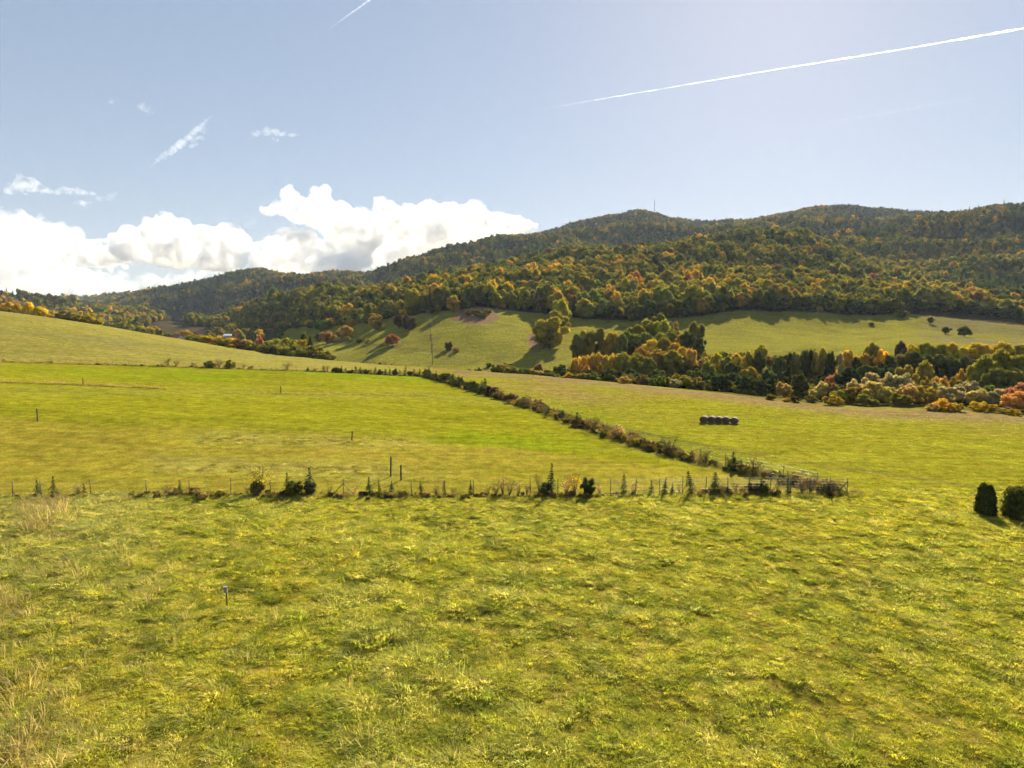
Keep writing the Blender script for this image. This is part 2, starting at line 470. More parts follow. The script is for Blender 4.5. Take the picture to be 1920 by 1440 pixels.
def polyline_y(P, xs):
    o = np.argsort(P[:, 0]); return np.interp(xs, P[o, 0], P[o, 1])
def polyline_x(P, ys):
    o = np.argsort(P[:, 1]); return np.interp(ys, P[o, 1], P[o, 0])
y_front = polyline_y(FRONT, x); y_back = polyline_y(BACK, x); x_diag = polyline_x(DIAG, y)
crestY = line_Y(5, x, y); valleyY = line_Y(6, x, y); footY = line_Y(7, x, y); edgeY = line_Y(9, x, y)
inside = (y > y_front) & (y < y_back) & (x < x_diag)
zone = np.zeros(len(V), int)                       # 0 meadow
zone[(y >= 60) | (x > x_diag) & (y > 58)] = 1       # 1 hay field
zone[inside] = 2                                    # 2 pasture
zone[(y >= y_back) & (x < 0.0) & (y < crestY + 8) & (x < BACK[-1, 0] + (y - BACK[-1, 1]) * -.35)] = 3   # 3 hill pasture left
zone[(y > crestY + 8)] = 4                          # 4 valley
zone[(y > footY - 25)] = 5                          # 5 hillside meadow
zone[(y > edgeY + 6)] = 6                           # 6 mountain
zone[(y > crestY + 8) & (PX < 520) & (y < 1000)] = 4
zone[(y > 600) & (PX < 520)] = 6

def C(r, g, b): return np.array([r, g, b])
def mixc(a, b, t): return a * (1 - t[:, None]) + b * t[:, None]
ones = np.ones((len(V), 1))
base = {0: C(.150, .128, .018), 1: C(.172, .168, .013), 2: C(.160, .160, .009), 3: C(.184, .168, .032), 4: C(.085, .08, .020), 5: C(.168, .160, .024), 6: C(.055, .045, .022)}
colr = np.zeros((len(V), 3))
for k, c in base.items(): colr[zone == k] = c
nA = fbm(x / 11, y / 22, 41, 4); nB = fbm(x / 40, y / 30, 51, 3); nC = fbm(x / 5, y / 9, 61, 3)
# pasture: grazed yellow-brown foreground below the inner stake line, lush green above it
inner = np.interp(PX, [-300, 0, 300, 600, 850, 1100, 1300, 1500], [770, 785, 800, 815, 833, 855, 880, 905])
low = sstep(-6, 8, PY - inner + nA * 14)
m = zone == 2
dryc = C(.212, .168, .024); lush = C(.138, .165, .006)
colr[m] = mixc(colr[m], ones[m] * dryc, (low * np.clip(.62 + nB * .8, 0, 1))[m])
colr[m] = mixc(colr[m], ones[m] * lush, ((1 - low) * sstep(.02, .22, nB + .1 * np.sin(y / 9)))[m])
band = np.exp(-((PY - np.interp(PX, [0, 400, 800, 1000], [732, 735, 742, 760])) / 9.0) ** 2)
colr[m] = mixc(colr[m], ones[m] * C(.165, .165, .018), (band * .7)[m])
# pale tussock patches
tus = np.exp(-((PY - np.interp(PX, [330, 800], [822, 832])) / 13) ** 2) * sstep(330, 400, PX) * (1 - sstep(740, 860, PX))
tus = np.maximum(tus, np.exp(-((PY - np.interp(PX, [200, 500, 900], [868, 878, 890])) / 17) ** 2) * sstep(230, 330, PX) * (1 - sstep(800, 930, PX)))
TUSSOCK = tus
colr[m] = mixc(colr[m], ones[m] * C(.20, .185, .035), (np.clip(tus * (1 + nC * 2.5), 0, 1) * .75)[m])
# hay field: dry brown stubble band along its far half, green in front
m = zone == 1
brown = C(.185, .135, .04)
far_ = sstep(25, -20, PY - np.interp(PX, [850, 1000, 1200, 1400, 1600, 1750, 1920], [722, 748, 772, 778, 790, 796, 812]))
colr[m] = mixc(colr[m], ones[m] * brown, (far_ * np.clip(.28 + nB * 1.7 + nA * 1.3, 0, 1))[m])
edge_b = np.exp(-((y - crestY + 6) / 9) ** 2)
colr[m] = mixc(colr[m], ones[m] * C(.17, .115, .06), (edge_b * .75 * (PX > 850))[m])
colr[m] = mixc(colr[m], ones[m] * lush, (sstep(0.04, .2, nA) * (1 - far_) * .5)[m])
# wheel track
trk = np.interp(PX, [1060, 1130, 1300, 1440, 1600, 1750, 1850, 1950], [783, 797, 831, 857, 880, 901, 917, 930])
tt = np.exp(-((PY - trk) / 2.2) ** 2) * (PX > 1080) * (.6 + nA)
colr[m] = mixc(colr[m], ones[m] * C(.075, .055, .03), np.clip(tt, 0, 1)[m])
m0 = zone == 0
colr[m0] = mixc(colr[m0], ones[m0] * C(.075, .055, .03), np.clip(tt, 0, 1)[m0])
# strip at every fence
for P, w in ((FRONT, 1.0), (BACK, 1.6)):
    dd = np.abs(y - polyline_y(P, x)); t = np.exp(-(dd / w) ** 2) * (x < P[:, 0].max()) * .8
    colr = mixc(colr, ones * C(.12, .088, .04), t * np.clip(.6 + nC * 2, 0, 1))
dd = np.abs(x - x_diag); t = np.exp(-(dd / 2.0) ** 2) * (y > 61) * (y < 196) * .7
colr = mixc(colr, ones * C(.13, .10, .05), t * np.clip(.6 + nC * 2, 0, 1))
# left hill: faint terraces
m = zone == 3
colr[m] = mixc(colr[m], ones[m] * C(.15, .14, .045), (np.exp(-((PY - np.interp(PX, [0, 170, 480], [623, 632, 668])) / 3.0) ** 2) * .6 + np.clip(nB * 1.2, 0, .5))[m])
colr[(zone == 5)] *= np.interp(PX, [950, 1250], [1.16, 1.0])[zone == 5][:, None]  # hillside meadow: brightening painted into its colour, stronger towards the left
# hillside meadow: scrub patch, brown bank, dry grass to the right
m = zone == 5
scrub = sstep(1.25, .75, np.hypot((PX - 893) / 42, (PY - 591) / 17) + nC * .9)
bank = sstep(1.2, .7, np.hypot((PX - 1003) / 12, (PY - 640) / 22) + nC * .8)
colr[m] = mixc(colr[m], ones[m] * C(.20, .125, .075), np.maximum(scrub, bank)[m])
colr[m] = mixc(colr[m], ones[m] * C(.145, .125, .05), (sstep(1690, 1760, PX) * np.clip(.5 + nB * 2, 0, .9))[m])
colr[m] = mixc(colr[m], ones[m] * C(.10, .085, .035), (np.exp(-((PY - np.interp(PX, [620, 660, 740, 820], [640, 640, 652, 659])) / 2.0) ** 2) * (PX < 860) * (PX > 600) * .8)[m])
colr[m] = mixc(colr[m], ones[m] * C(.11, .10, .03), np.clip(nA * 1.3 + .1 * np.sin(y / 3.1 + nB * 9), 0, .5)[m])
soil = np.concatenate([colr, np.ones((len(V), 1))], 1)

idx = np.arange(NR * NC).reshape(NR, NC)
quads = np.stack([idx[:-1, :-1], idx[:-1, 1:], idx[1:, 1:], idx[1:, :-1]], -1).reshape(-1, 4)
full = mesh_data('land_all', V, quads, None, True)
nrm = np.empty(len(V) * 3, np.float32); full.vertices.foreach_get('normal', nrm); nrm = nrm.reshape(-1, 3)
qz = zone[quads[:, 0]]
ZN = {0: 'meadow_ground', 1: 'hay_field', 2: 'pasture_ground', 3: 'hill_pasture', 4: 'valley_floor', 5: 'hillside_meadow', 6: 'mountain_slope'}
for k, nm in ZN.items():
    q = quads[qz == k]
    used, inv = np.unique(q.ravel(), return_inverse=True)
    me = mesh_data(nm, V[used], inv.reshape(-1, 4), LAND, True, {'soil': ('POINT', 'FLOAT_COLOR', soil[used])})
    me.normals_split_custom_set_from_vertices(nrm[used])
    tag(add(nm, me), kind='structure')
bpy.data.meshes.remove(full)

# what the land itself hides from the camera: running highest sight line per column
elev = (ZZ - CAM[2]) / np.maximum(YY, 1)
elev[YY < 12] = -9
horizon = np.maximum.accumulate(elev, axis=0)
def seen(xs, ys, top):
    """rough test: does a thing reaching height top at xs, ys stick out above the land in front of it"""
    s_ = xs / (ys + 15.0)
    ci = np.clip(((s_ - ss[0]) / (ss[1] - ss[0])).round().astype(int), 0, NC - 1)
    ri = np.clip(np.searchsorted(yy, ys) - 2, 0, NR - 1)
    return (top - CAM[2]) / ys > horizon[ri, ci] - .001

# ------------------------------------------------------------------ plants: shapes
def quads_mesh(name, cen, ax, ay, var, mat, body=None):
    """one four-cornered leaf per row: centre and two half axes"""
    n = len(cen)
    v = np.stack([cen - ax - ay, cen + ax - ay * .6, cen + ax * .7 + ay, cen - ax * .8 + ay * .8], 1).reshape(-1, 3)
    f = np.arange(n * 4).reshape(n, 4); va = np.repeat(var, 4)
    if body is not None:
        f = np.concatenate([f, body['f'] + n * 4]); v = np.concatenate([v, body['v']]); va = np.concatenate([va, body['var']])
    return mesh_data(name, v, f, mat, body is not None, {'leaf_var': ('POINT', 'FLOAT', va)})

def unit(a): return a / np.maximum(np.linalg.norm(a, axis=-1, keepdims=True), 1e-9)

def leaf_axes(nv, size, r, stretch=1.0):
    t = unit(np.cross(nv, unit(r.normal(size=nv.shape))))
    b = np.cross(nv, t)
    return t * size[:, None] * stretch, b * size[:, None]

def clump_crown(seed, n, leaf, cz, rad, nclump, cr, low=0.0, hollow=.5, droop=0.0, flat=1.0, body=.80):
    """leaves on the shells of many clumps packed in an egg-shaped crown of a tree one unit tall and about one wide"""
    r = np.random.default_rng(seed)
    d = unit(r.normal(size=(nclump, 3)))
    rr = r.uniform(.45, .82, nclump)
    c = d * rr[:, None] * np.array(rad); c[:, 2] += cz
    c[:, :2] *= (1 + .12 * r.normal(size=(nclump, 1)))
    c[:, 2] = np.maximum(c[:, 2], low + cr[0] * .7)
    crr = r.uniform(cr[0], cr[1], nclump)
    w = crr ** 2; w /= w.sum()
    k = r.choice(nclump, n, p=w)
    dd = unit(r.normal(size=(n, 3)) + np.array([0, 0, .25]))
    p = c[k] + dd * (crr[k] * (.80 + .38 * r.uniform(0, 1, n) ** 1.6) )[:, None] * np.array([1, 1, flat])
    e = (p - np.array([0, 0, cz])) / np.array(rad)
    keep = (np.linalg.norm(e, axis=1) > hollow) & (p[:, 2] > low)
    p, dd, k = p[keep], dd[keep], k[keep]
    m = len(p)
    nv = unit(dd * 1.0 + r.normal(size=(m, 3)) * .42)
    if droop: nv = unit(nv * np.array([1, 1, .35]))
    sz = leaf * r.uniform(.6, 1.35, m)
    ax, ay = leaf_axes(nv, sz, r)
    cv = r.uniform(0, 1, nclump)
    var = np.clip(.45 * cv[k] + .55 * r.uniform(0, 1, m), 0, 1)
    # the closed body of each clump, a lumpy ball under its leaves
    sv, sf = cube_ball(3)
    bv, bf, bvar = [], [], []
    for i in range(nclump):
        lump = 1 + .16 * r.normal(size=(len(sv), 1)).clip(-1.5, 1.5)
        bf.append(sf + len(sv) * i); bv.append(c[i] + sv * lump * crr[i] * body * np.array([1, 1, flat])); bvar.append(np.clip(.45 * cv[i] + .45 * r.uniform(0, 1, len(sv)), 0, 1))
    BODY['v'] = np.concatenate(bv); BODY['f'] = np.concatenate(bf); BODY['var'] = np.concatenate(bvar)
    BODY['v'][:, 2] = np.maximum(BODY['v'][:, 2], low * .8)
    return p, ax, ay, var, c

BODY = {}
def cube_ball(n):
    vs_, fs_ = [], []
    t = np.linspace(-1, 1, n + 1)
    for ax_ in range(3):
        for sg_ in (-1, 1):
            a, b = np.meshgrid(t, t); q = np.zeros((n + 1, n + 1, 3))
            q[..., ax_] = sg_; q[..., (ax_ + 1) % 3] = a * sg_; q[..., (ax_ + 2) % 3] = b
            k = len(vs_) * (n + 1) ** 2; vs_.append(q.reshape(-1, 3))
            i = np.arange((n + 1) ** 2).reshape(n + 1, n + 1) + k
            fs_.append(np.stack([i[:-1, :-1], i[:-1, 1:], i[1:, 1:], i[1:, :-1]], -1).reshape(-1, 4))
    v = np.concatenate(vs_); f = np.concatenate(fs_)
    v, inv = np.unique(np.round(v, 6), axis=0, return_inverse=True)
    return unit(v), inv.ravel()[f]

def spruce_crown(seed, levels=15, per=8, seg=7, leaf=.028, r0=.5, low=.04, power=.85, gap=0.0):
    r = np.random.default_rng(seed)
    P, D, W = [], [], []
    for i in range(levels):
        t = i / (levels - 1)
        z = low + (1 - low) * (t * .98)
        rad = r0 * (1 - t) ** power + .012
        nb = max(3, int(per * (1 - .5 * t)))
        a0 = r.uniform(0, 6.28)
        for b in range(nb):
            a = a0 + 6.283 * b / nb + r.normal() * .15
            if r.uniform() < gap: continue
            L = rad * r.uniform(.5, 1.25)
            up = .25 + .5 * t
            ns = max(2, int(seg * L / r0 + 2))
            for s_ in range(ns):
                f = (s_ + .7) / ns
                q = np.array([math.cos(a) * L * f, math.sin(a) * L * f, z + L * f * (up - .75 * f)])
                dr = np.array([math.cos(a), math.sin(a), up - 1.2 * f])
                for side in (-1, 0, 1):
                    sd = np.array([-math.sin(a), math.cos(a), 0]) * side
                    P.append(q + sd * leaf * .9 + r.normal(size=3) * leaf * .25); D.append(dr * .8 + sd * .9); W.append(leaf * (1.15 - .5 * f) * r.uniform(.8, 1.3))
    for s_ in range(10):
        P.append(np.array([0, 0, 1 - .012 * s_])); D.append(r.normal(size=3) * .5 + np.array([0, 0, 1.0])); W.append(leaf * .8)
    P = np.array(P); D = unit(np.array(D)); W = np.array(W)
    nv = unit(np.cross(D, unit(r.normal(size=D.shape))) + np.array([0, 0, .3]))
    ay = unit(np.cross(nv, D)) * (W * .55)[:, None]
    return P, D * (W * 1.4)[:, None], ay, r.uniform(0, 1, len(P)), None

def trunk_mesh(name, seed, top, r0, limbs=None, lean=.02, low=.25, nl=5):
    r = random.Random(seed); b = MB()
    pts = [(0, 0, -.04), (r.uniform(-lean, lean), r.uniform(-lean, lean), top * .35), (r.uniform(-lean, lean), r.uniform(-lean, lean), top * .7), (0, 0, top)]
    b.tube(pts, [r0, r0 * .8, r0 * .55, r0 * .2], 6)
    if limbs is not None:
        for c in list(limbs)[:nl]:
            z0 = r.uniform(low, low + .2)
            b.tube([(0, 0, z0), (c[0] * .5, c[1] * .5, (z0 + c[2]) / 2 + .02), tuple(c)], [r0 * .5, r0 * .32, r0 * .12], 5, False)
    return b.data(name, BARK, True)

def stems_mesh(name, seed, n=7, h=.8, spread=.35, r0=.012):
    r = random.Random(seed); b = MB()
    for i in range(n):
        a = r.uniform(0, 6.28); s_ = spread * r.uniform(.3, 1)
        hh = h * r.uniform(.7, 1.1)
        e = (math.cos(a) * s_, math.sin(a) * s_, hh)
        m_ = (e[0] * .35, e[1] * .35, hh * .5)
        b.tube([(e[0] * .1, e[1] * .1, -.03), m_, e], [r0, r0 * .75, r0 * .3], 4, False)
        for k in range(3):
            t = r.uniform(.4, .9); q = [m_[j] + (e[j] - m_[j]) * (t - .4) * 1.6 for j in range(3)]
            a2 = r.uniform(0, 6.28)
            b.tube([tuple(q), (q[0] + math.cos(a2) * .14, q[1] + math.sin(a2) * .14, q[2] + .13)], [r0 * .5, r0 * .2], 3, False)
    return b.data(name, TWIG, True)

PROTO = {}
def proto(kind, crowns, trunks): PROTO[kind] = (crowns, trunks)
def make_proto(kind, nvar, fn, tr):
    cs, ts = [], []
    for i in range(nvar):
        p, ax, ay, var, c = fn(i)
        cs.append(quads_mesh('%s_crown' % kind, p, ax, ay, var, LEAF, dict(BODY) if kind in ('round', 'tall', 'pine', 'willow', 'shrub') else None)); ts.append(tr(i, c))
    proto(kind, cs, ts)
make_proto('round', 4, lambda i: clump_crown(100 + i, 4200, .020, .53, (.50, .50, .46), 40, (.10, .17), .05),
           lambda i, c: trunk_mesh('trunk', i, .75, .022, c[:5], .02, .2))
make_proto('tall', 3, lambda i: clump_crown(200 + i, 3600, .018, .52, (.48, .48, .47), 40, (.09, .15), .03),
           lambda i, c: trunk_mesh('trunk', 20 + i, .85, .018, c[:4], .015, .2))
make_proto('pine', 3, lambda i: clump_crown(300 + i, 4200, .017, .54, (.48, .48, .45), 56, (.07, .13), .06, .45, 0, .8),
           lambda i, c: trunk_mesh('trunk', 40 + i, .9, .020, c[:6], .02, .25))
make_proto('willow', 3, lambda i: clump_crown(400 + i, 4600, .016, .48, (.50, .50, .50), 52, (.07, .13), .0, .5, 1),
           lambda i, c: trunk_mesh('trunk', 60 + i, .65, .025, c[:6], .04, .1))
make_proto('shrub', 4, lambda i: clump_crown(500 + i, 2600, .023, .42, (.48, .48, .52), 30, (.08, .16), 0.0, .35, 0, 1.0, .72),
           lambda i, c: stems_mesh('stems', 80 + i, 8, .75, .35))
make_proto('spruce', 3, lambda i: spruce_crown(600 + i, 17, 9, 7), lambda i, c: trunk_mesh('trunk', 90 + i, .98, .016))
make_proto('sapling', 4, lambda i: spruce_crown(700 + i, 11 + i, 8, 6, .034, .50 + .05 * i, .05, (.9, 1.25, 1.6, 1.1)[i], .25), lambda i, c: trunk_mesh('trunk', 95 + i, .99, .014))
make_proto('twiggy', 3, lambda i: clump_crown(800 + i, 420, .016, .55, (.46, .46, .45), 22, (.07, .13), .08, .1),
           lambda i, c: stems_mesh('stems', 120 + i, 15, .95, .46, .009))

TINT = {'dark green': (0.092, 0.107, 0.026), 'pine green': (0.066, 0.089, 0.033), 'olive': (0.186, 0.174, 0.039), 'green': (0.156, 0.193, 0.033), 'yellow-green': (0.296, 0.267, 0.033), 'yellow': (0.563, 0.415, 0.030),
        'golden': (0.563, 0.364, 0.038), 'orange': (.48, .30, .06), 'red': (.42, .19, .085), 'brown': (0.193, 0.127, 0.052), 'pale': (0.388, 0.331, 0.160), 'greyish': (0.285, 0.268, 0.137), 'tan': (0.459, 0.341, 0.119), 'spruce green': (0.052, 0.074, 0.033),
        'dark brown': (0.104, 0.074, 0.044), 'bronze': (0.331, 0.257, 0.041)}
ADJ = {'olive': 'olive green', 'golden': 'golden yellow', 'pale': 'pale silvery', 'greyish': 'grey-green', 'tan': 'pale tan', 'bronze': 'bronze-brown', 'pine green': 'dark pine-green', 'spruce green': 'deep green'}
KW = {'round': ('broadleaf_tree', 'broadleaf tree', 'tree'), 'tall': ('tall_tree', 'slender broadleaf tree', 'tree'), 'pine': ('pine_tree', 'pine tree', 'tree'), 'willow': ('willow_tree', 'bushy willow', 'tree'),
      'shrub': ('shrub', 'leafy shrub', 'shrub'), 'spruce': ('spruce_tree', 'spruce tree', 'tree'), 'sapling': ('spruce_sapling', 'young spruce', 'sapling'), 'twiggy': ('twiggy_shrub', 'half-bare twiggy shrub', 'shrub')}
CROWN_OBJ = {}
prnd = random.Random(5)
def plant(kind, x_, y_, h, w, tint, label, group=None, jit=.14, z=None, tilt=0.0):
    cs, ts = PROTO[kind]
    i = prnd.randrange(len(cs))
    nm, _, cat = KW[kind]
    z = ground_z(x_, y_) if z is None else z
    t = thing(nm, label, cat, (x_, y_, z - .02), prnd.uniform(0, 6.28), group)
    t.scale = (w, w * prnd.uniform(.85, 1.15), h)
    if kind in ('sapling', 'twiggy', 'shrub'): t.rotation_euler = (prnd.gauss(0, .06), prnd.gauss(0, .06), t.rotation_euler[2])
    c = add('crown' if kind not in ('shrub', 'twiggy') else 'foliage', cs[i], t)
    tc = TINT[tint] if isinstance(tint, str) else tint
    g = prnd.gauss(1.0 if tint in ('pine green', 'dark green', 'spruce green', 'dark brown') else 1.1, jit)
    c['tint'] = [max(.004, q * g * prnd.gauss(1, jit * .4)) for q in tc]
    add('trunk' if kind not in ('shrub', 'twiggy') else 'stems', ts[i], t)
    CROWN_OBJ.setdefault(kind, {}).setdefault(i, c)
    return t

def area(where, group, specs, count_as='tree'):
    """a stretch of planting; every spec: (px, top_py, Y, width_px, kind, tint) - widths and heights become metres at that depth"""
    specs = sorted(specs, key=lambda s: s[0])
    tally = {}
    for s in specs:
        tally[(KW[s[4]][1], s[5])] = tally.get((KW[s[4]][1], s[5]), 0) + 1
    run = {}
    for s in specs:
        px, top, Y, wpx, kind, tint = s[:6]
        if Y < 0: Y = hit(px, -Y, 300)[1]          # a negative depth is the row of its foot
        P = at(px, top, Y)
        x_, y_ = P[0], P[1]
        gz = ground_z(x_, y_)
        w = wpx * y_ / F * (1.2 if Y < 300 else 1.12)
        h = max(P[2] - gz, .55 * w if kind != 'sapling' else .8)
        key = (KW[kind][1], tint)
        i = run.get(key, 0); run[key] = i + 1
        what = '%s %s' % (ADJ.get(tint, tint), KW[kind][1])
        label = (what if tally[key] == 1 else '%s %s from the left' % (ordinal(i), what)) + ' ' + where
        plant(kind, x_, y_, h, w, tint, label, group)

# ------------------------------------------------------------------ trees one can tell apart
area('in the belt behind the hay field', 'trees in the dark belt behind the hay field', [
    (878, 690, 250, 14, 'pine', 'pine green'), (897, 687, 250, 18, 'pine', 'pine green'), (948, 688, 235, 24, 'pine', 'pine green'), (968, 692, 225, 26, 'pine', 'pine green'),
    (985, 688, 235, 24, 'pine', 'dark green'), (1001, 690, 225, 26, 'pine', 'pine green'), (1012, 680, 245, 26, 'round', 'brown'), (1030, 693, 220, 36, 'pine', 'pine green'),
    (1050, 679, 240, 30, 'pine', 'dark green'), (1065, 690, 225, 36, 'pine', 'pine green'), (1088, 696, 215, 32, 'pine', 'pine green'), (1106, 702, 205, 40, 'pine', 'pine green'),
    (1140, 687, 225, 40, 'pine', 'dark green'), (1150, 700, 200, 44, 'pine', 'pine green'), (1182, 688, 225, 36, 'pine', 'pine green'), (1196, 703, 195, 42, 'pine', 'pine green'),
    (1232, 688, 225, 40, 'pine', 'dark green'), (1240, 699, 195, 46, 'pine', 'pine green'), (1275, 706, 185, 36, 'pine', 'pine green'), (1318, 698, 190, 34, 'pine', 'pine green'),
    (1335, 694, 195, 40, 'pine', 'pine green'), (1352, 700, 178, 36, 'pine', 'pine green'), (1375, 696, 185, 40, 'pine', 'pine green'), (1398, 701, 172, 40, 'pine', 'pine green'),
    (1422, 707, 168, 36, 'pine', 'pine green'), (1440, 690, 200, 36, 'pine', 'pine green'), (1305, 688, 215, 36, 'pine', 'dark green'),
    (1268, 698, 188, 20, 'round', 'yellow-green'), (1286, 702, 183, 24, 'round', 'bronze'), (1268, 710, 181, 26, 'willow', 'pale'), (1170, 719, 180, 24, 'shrub', 'tan')])
area('in the autumn group below the hill', 'autumn trees below the hillside meadow', [
    (1078, 668, 279, 18, 'tall', 'golden'), (1092, 663, 279, 18, 'tall', 'golden'), (1108, 660, 279, 19, 'tall', 'golden'), (1122, 656, 279, 19, 'tall', 'golden'), (1136, 663, 279, 17, 'tall', 'golden'),
    (1148, 661, 279, 19, 'tall', 'golden'), (1100, 682, 265, 20, 'round', 'orange'), (1168, 662, 279, 38, 'round', 'yellow-green'), (1194, 659, 274, 38, 'round', 'yellow-green'), (1213, 668, 265, 34, 'round', 'olive'),
    (1200, 648, 284, 24, 'round', 'orange'), (1220, 635, 293, 32, 'round', 'golden'), (1245, 634, 293, 32, 'round', 'bronze'), (1265, 641, 288, 28, 'round', 'golden'), (1236, 652, 279, 40, 'round', 'bronze'),
    (1262, 656, 272, 40, 'round', 'bronze'), (1283, 648, 279, 36, 'round', 'golden'), (1295, 655, 274, 24, 'round', 'orange')])
area('in the wood at the slope foot', 'trees in the wood at the foot of the slope', [
    (1083, 625, 318, 26, 'round', 'olive'), (1098, 617, 322, 34, 'round', 'bronze'), (1120, 615, 322, 40, 'round', 'olive'), (1146, 621, 318, 42, 'round', 'bronze'), (1165, 622, 308, 26, 'round', 'olive'),
    (1190, 606, 330, 40, 'round', 'yellow-green'), (1216, 599, 339, 40, 'round', 'yellow-green'), (1234, 584, 352, 34, 'round', 'olive'), (1243, 601, 334, 40, 'round', 'yellow-green'), (1180, 618, 317, 38, 'round', 'green'),
    (1206, 620, 312, 42, 'round', 'olive'), (1262, 614, 321, 36, 'round', 'yellow-green'), (1256, 602, 348, 24, 'round', 'greyish'), (1268, 599, 352, 12, 'tall', 'orange'), (1213, 593, 352, 14, 'round', 'pale'),
    (1235, 622, 308, 40, 'round', 'green'), (1290, 618, 304, 36, 'tall', 'dark green'), (1306, 603, 321, 36, 'round', 'olive'), (1275, 626, 308, 20, 'round', 'orange'), (1312, 625, 308, 22, 'shrub', 'dark green')])
area('in the line down the steep meadow', 'line of trees running down the steep meadow', [
    (1030, 594, -653, 52, 'round', 'yellow-green'), (1046, 581, -632, 42, 'round', 'yellow-green'), (1020, 613, -653, 32, 'round', 'olive'), (1052, 562, -611, 35, 'round', 'yellow-green'), (1044, 548, -594, 35, 'round', 'bronze'),
    (1034, 534, -583, 38, 'round', 'yellow-green'), (1022, 533, -581, 32, 'round', 'olive'), (1048, 596, -636, 28, 'round', 'olive')])
area('standing on the sunlit hillside meadow', 'trees on the hillside meadow', [
    (850, 552, -584, 28, 'tall', 'bronze'), (806, 569, -589, 22, 'round', 'dark green'), (820, 570, -588, 12, 'tall', 'olive'), (748, 588, -617, 18, 'tall', 'dark brown'), (766, 589, -623, 28, 'round', 'dark brown'), (735, 625, -648, 28, 'round', 'red'),
    (702, 593, -619, 30, 'round', 'orange'), (877, 564, -578, 20, 'round', 'green'), (942, 569, -579, 14, 'round', 'red'), (842, 638, -656, 16, 'shrub', 'dark brown'), (855, 650, -660, 14, 'shrub', 'brown'),
    (917, 679, -687, 14, 'shrub', 'dark green'), (945, 676, -692, 24, 'shrub', 'olive'), (1745, 594, -607, 10, 'round', 'dark brown'), (1774, 612, -626, 14, 'round', 'dark green'), (1809, 610, -632, 25, 'round', 'dark green'),
    (1690, 579, -594, 24, 'shrub', 'olive'), (1537, 574, -585, 12, 'tall', 'orange'), (1635, 602, -611, 12, 'shrub', 'brown'), (893, 583, -592, 24, 'shrub', 'olive'), (906, 585, -596, 20, 'shrub', 'olive'), (880, 582, -590, 18, 'shrub', 'brown'), (915, 580, -588, 18, 'shrub', 'olive')])
def edge_Y(px, d=0): return float(np.interp(u_of(px), UF, LYF[9])) + d
belt = []
br_ = random.Random(3)
tints_b = ['olive', 'green', 'orange', 'bronze', 'dark green', 'olive', 'yellow-green', 'golden', 'olive', 'green']
for k in range(24):
    px = 522 + k * 8.2 + br_.uniform(-3, 3)
    belt.append((px, np.interp(px, [520, 600, 650, 720], [613, 602, 597, 585]) + br_.uniform(-4, 4), edge_Y(px, -25) + br_.uniform(-8, 20), br_.uniform(15, 24), 'round', tints_b[k % 10]))
belt += [(648, 611, -636, 26, 'round', 'orange'), (640, 617, -634, 20, 'round', 'olive'), (612, 621, -644, 28, 'round', 'red'), (652, 630, -640, 11, 'tall', 'yellow-green'), (600, 624, 480, 18, 'round', 'dark green'),
         (670, 630, -641, 11, 'shrub', 'bronze'), (688, 632, -644, 10, 'shrub', 'bronze'), (660, 634, -641, 10, 'shrub', 'olive'), (675, 635, -643, 12, 'shrub', 'dark green'), (720, 583, edge_Y(720), 26, 'round', 'dark green'),
         (735, 580, edge_Y(735, 8), 26, 'round', 'olive'), (757, 582, edge_Y(757, 6), 20, 'round', 'yellow'), (782, 574, edge_Y(782, 8), 24, 'round', 'dark green'), (772, 582, edge_Y(772, 2), 20, 'round', 'olive')]
area('in the belt beside the steep meadow', 'tree belt left of the steep meadow', belt)
area('along the left hill\'s far edge', 'shrubs along the far edge of the left hill', [
    (362, 641, 268, 24, 'shrub', 'yellow-green'), (385, 638, 270, 30, 'shrub', 'yellow'), (406, 634, 272, 34, 'shrub', 'golden'), (432, 635, 272, 34, 'shrub', 'golden'), (418, 644, 264, 30, 'shrub', 'olive'), (460, 629, 272, 34, 'shrub', 'yellow-green'),
    (450, 648, 262, 34, 'shrub', 'brown'), (470, 648, 261, 26, 'shrub', 'olive'), (492, 641, 266, 30, 'shrub', 'yellow-green'), (512, 630, 270, 42, 'shrub', 'yellow-green'), (540, 628, 270, 46, 'shrub', 'yellow-green'), (566, 631, 266, 42, 'shrub', 'yellow-green'),
    (588, 640, 262, 36, 'shrub', 'olive'), (608, 654, 256, 30, 'shrub', 'yellow-green'), (621, 663, 252, 18, 'shrub', 'olive'), (528, 645, 260, 40, 'shrub', 'olive'), (556, 648, 258, 40, 'shrub', 'olive'), (502, 650, 259, 28, 'shrub', 'dark green'),
    (567, 621, 300, 20, 'round', 'dark green'), (581, 626, 298, 18, 'round', 'dark green'), (485, 624, 300, 22, 'round', 'red'), (690, 668, 300, 22, 'shrub', 'yellow-green'), (718, 665, 300, 24, 'shrub', 'dark green'), (736, 672, 295, 16, 'shrub', 'yellow-green')])
area('on the brow of the left hill', 'trees on the brow of the left hill', [
    (4, 568, 290, 18, 'round', 'yellow'), (22, 566, 288, 24, 'round', 'golden'), (30, 576, 284, 20, 'shrub', 'yellow'), (55, 563, 288, 20, 'tall', 'yellow'), (73, 575, 284, 24, 'round', 'yellow'), (97, 588, 282, 20, 'shrub', 'golden'),
    (122, 589, 280, 34, 'shrub', 'olive'), (142, 590, 280, 30, 'shrub', 'bronze'), (172, 592, 280, 38, 'shrub', 'bronze'), (12, 572, 282, 18, 'shrub', 'bronze'), (-20, 562, 290, 30, 'round', 'golden'), (19, 546, 295, 12, 'twiggy', 'brown')])
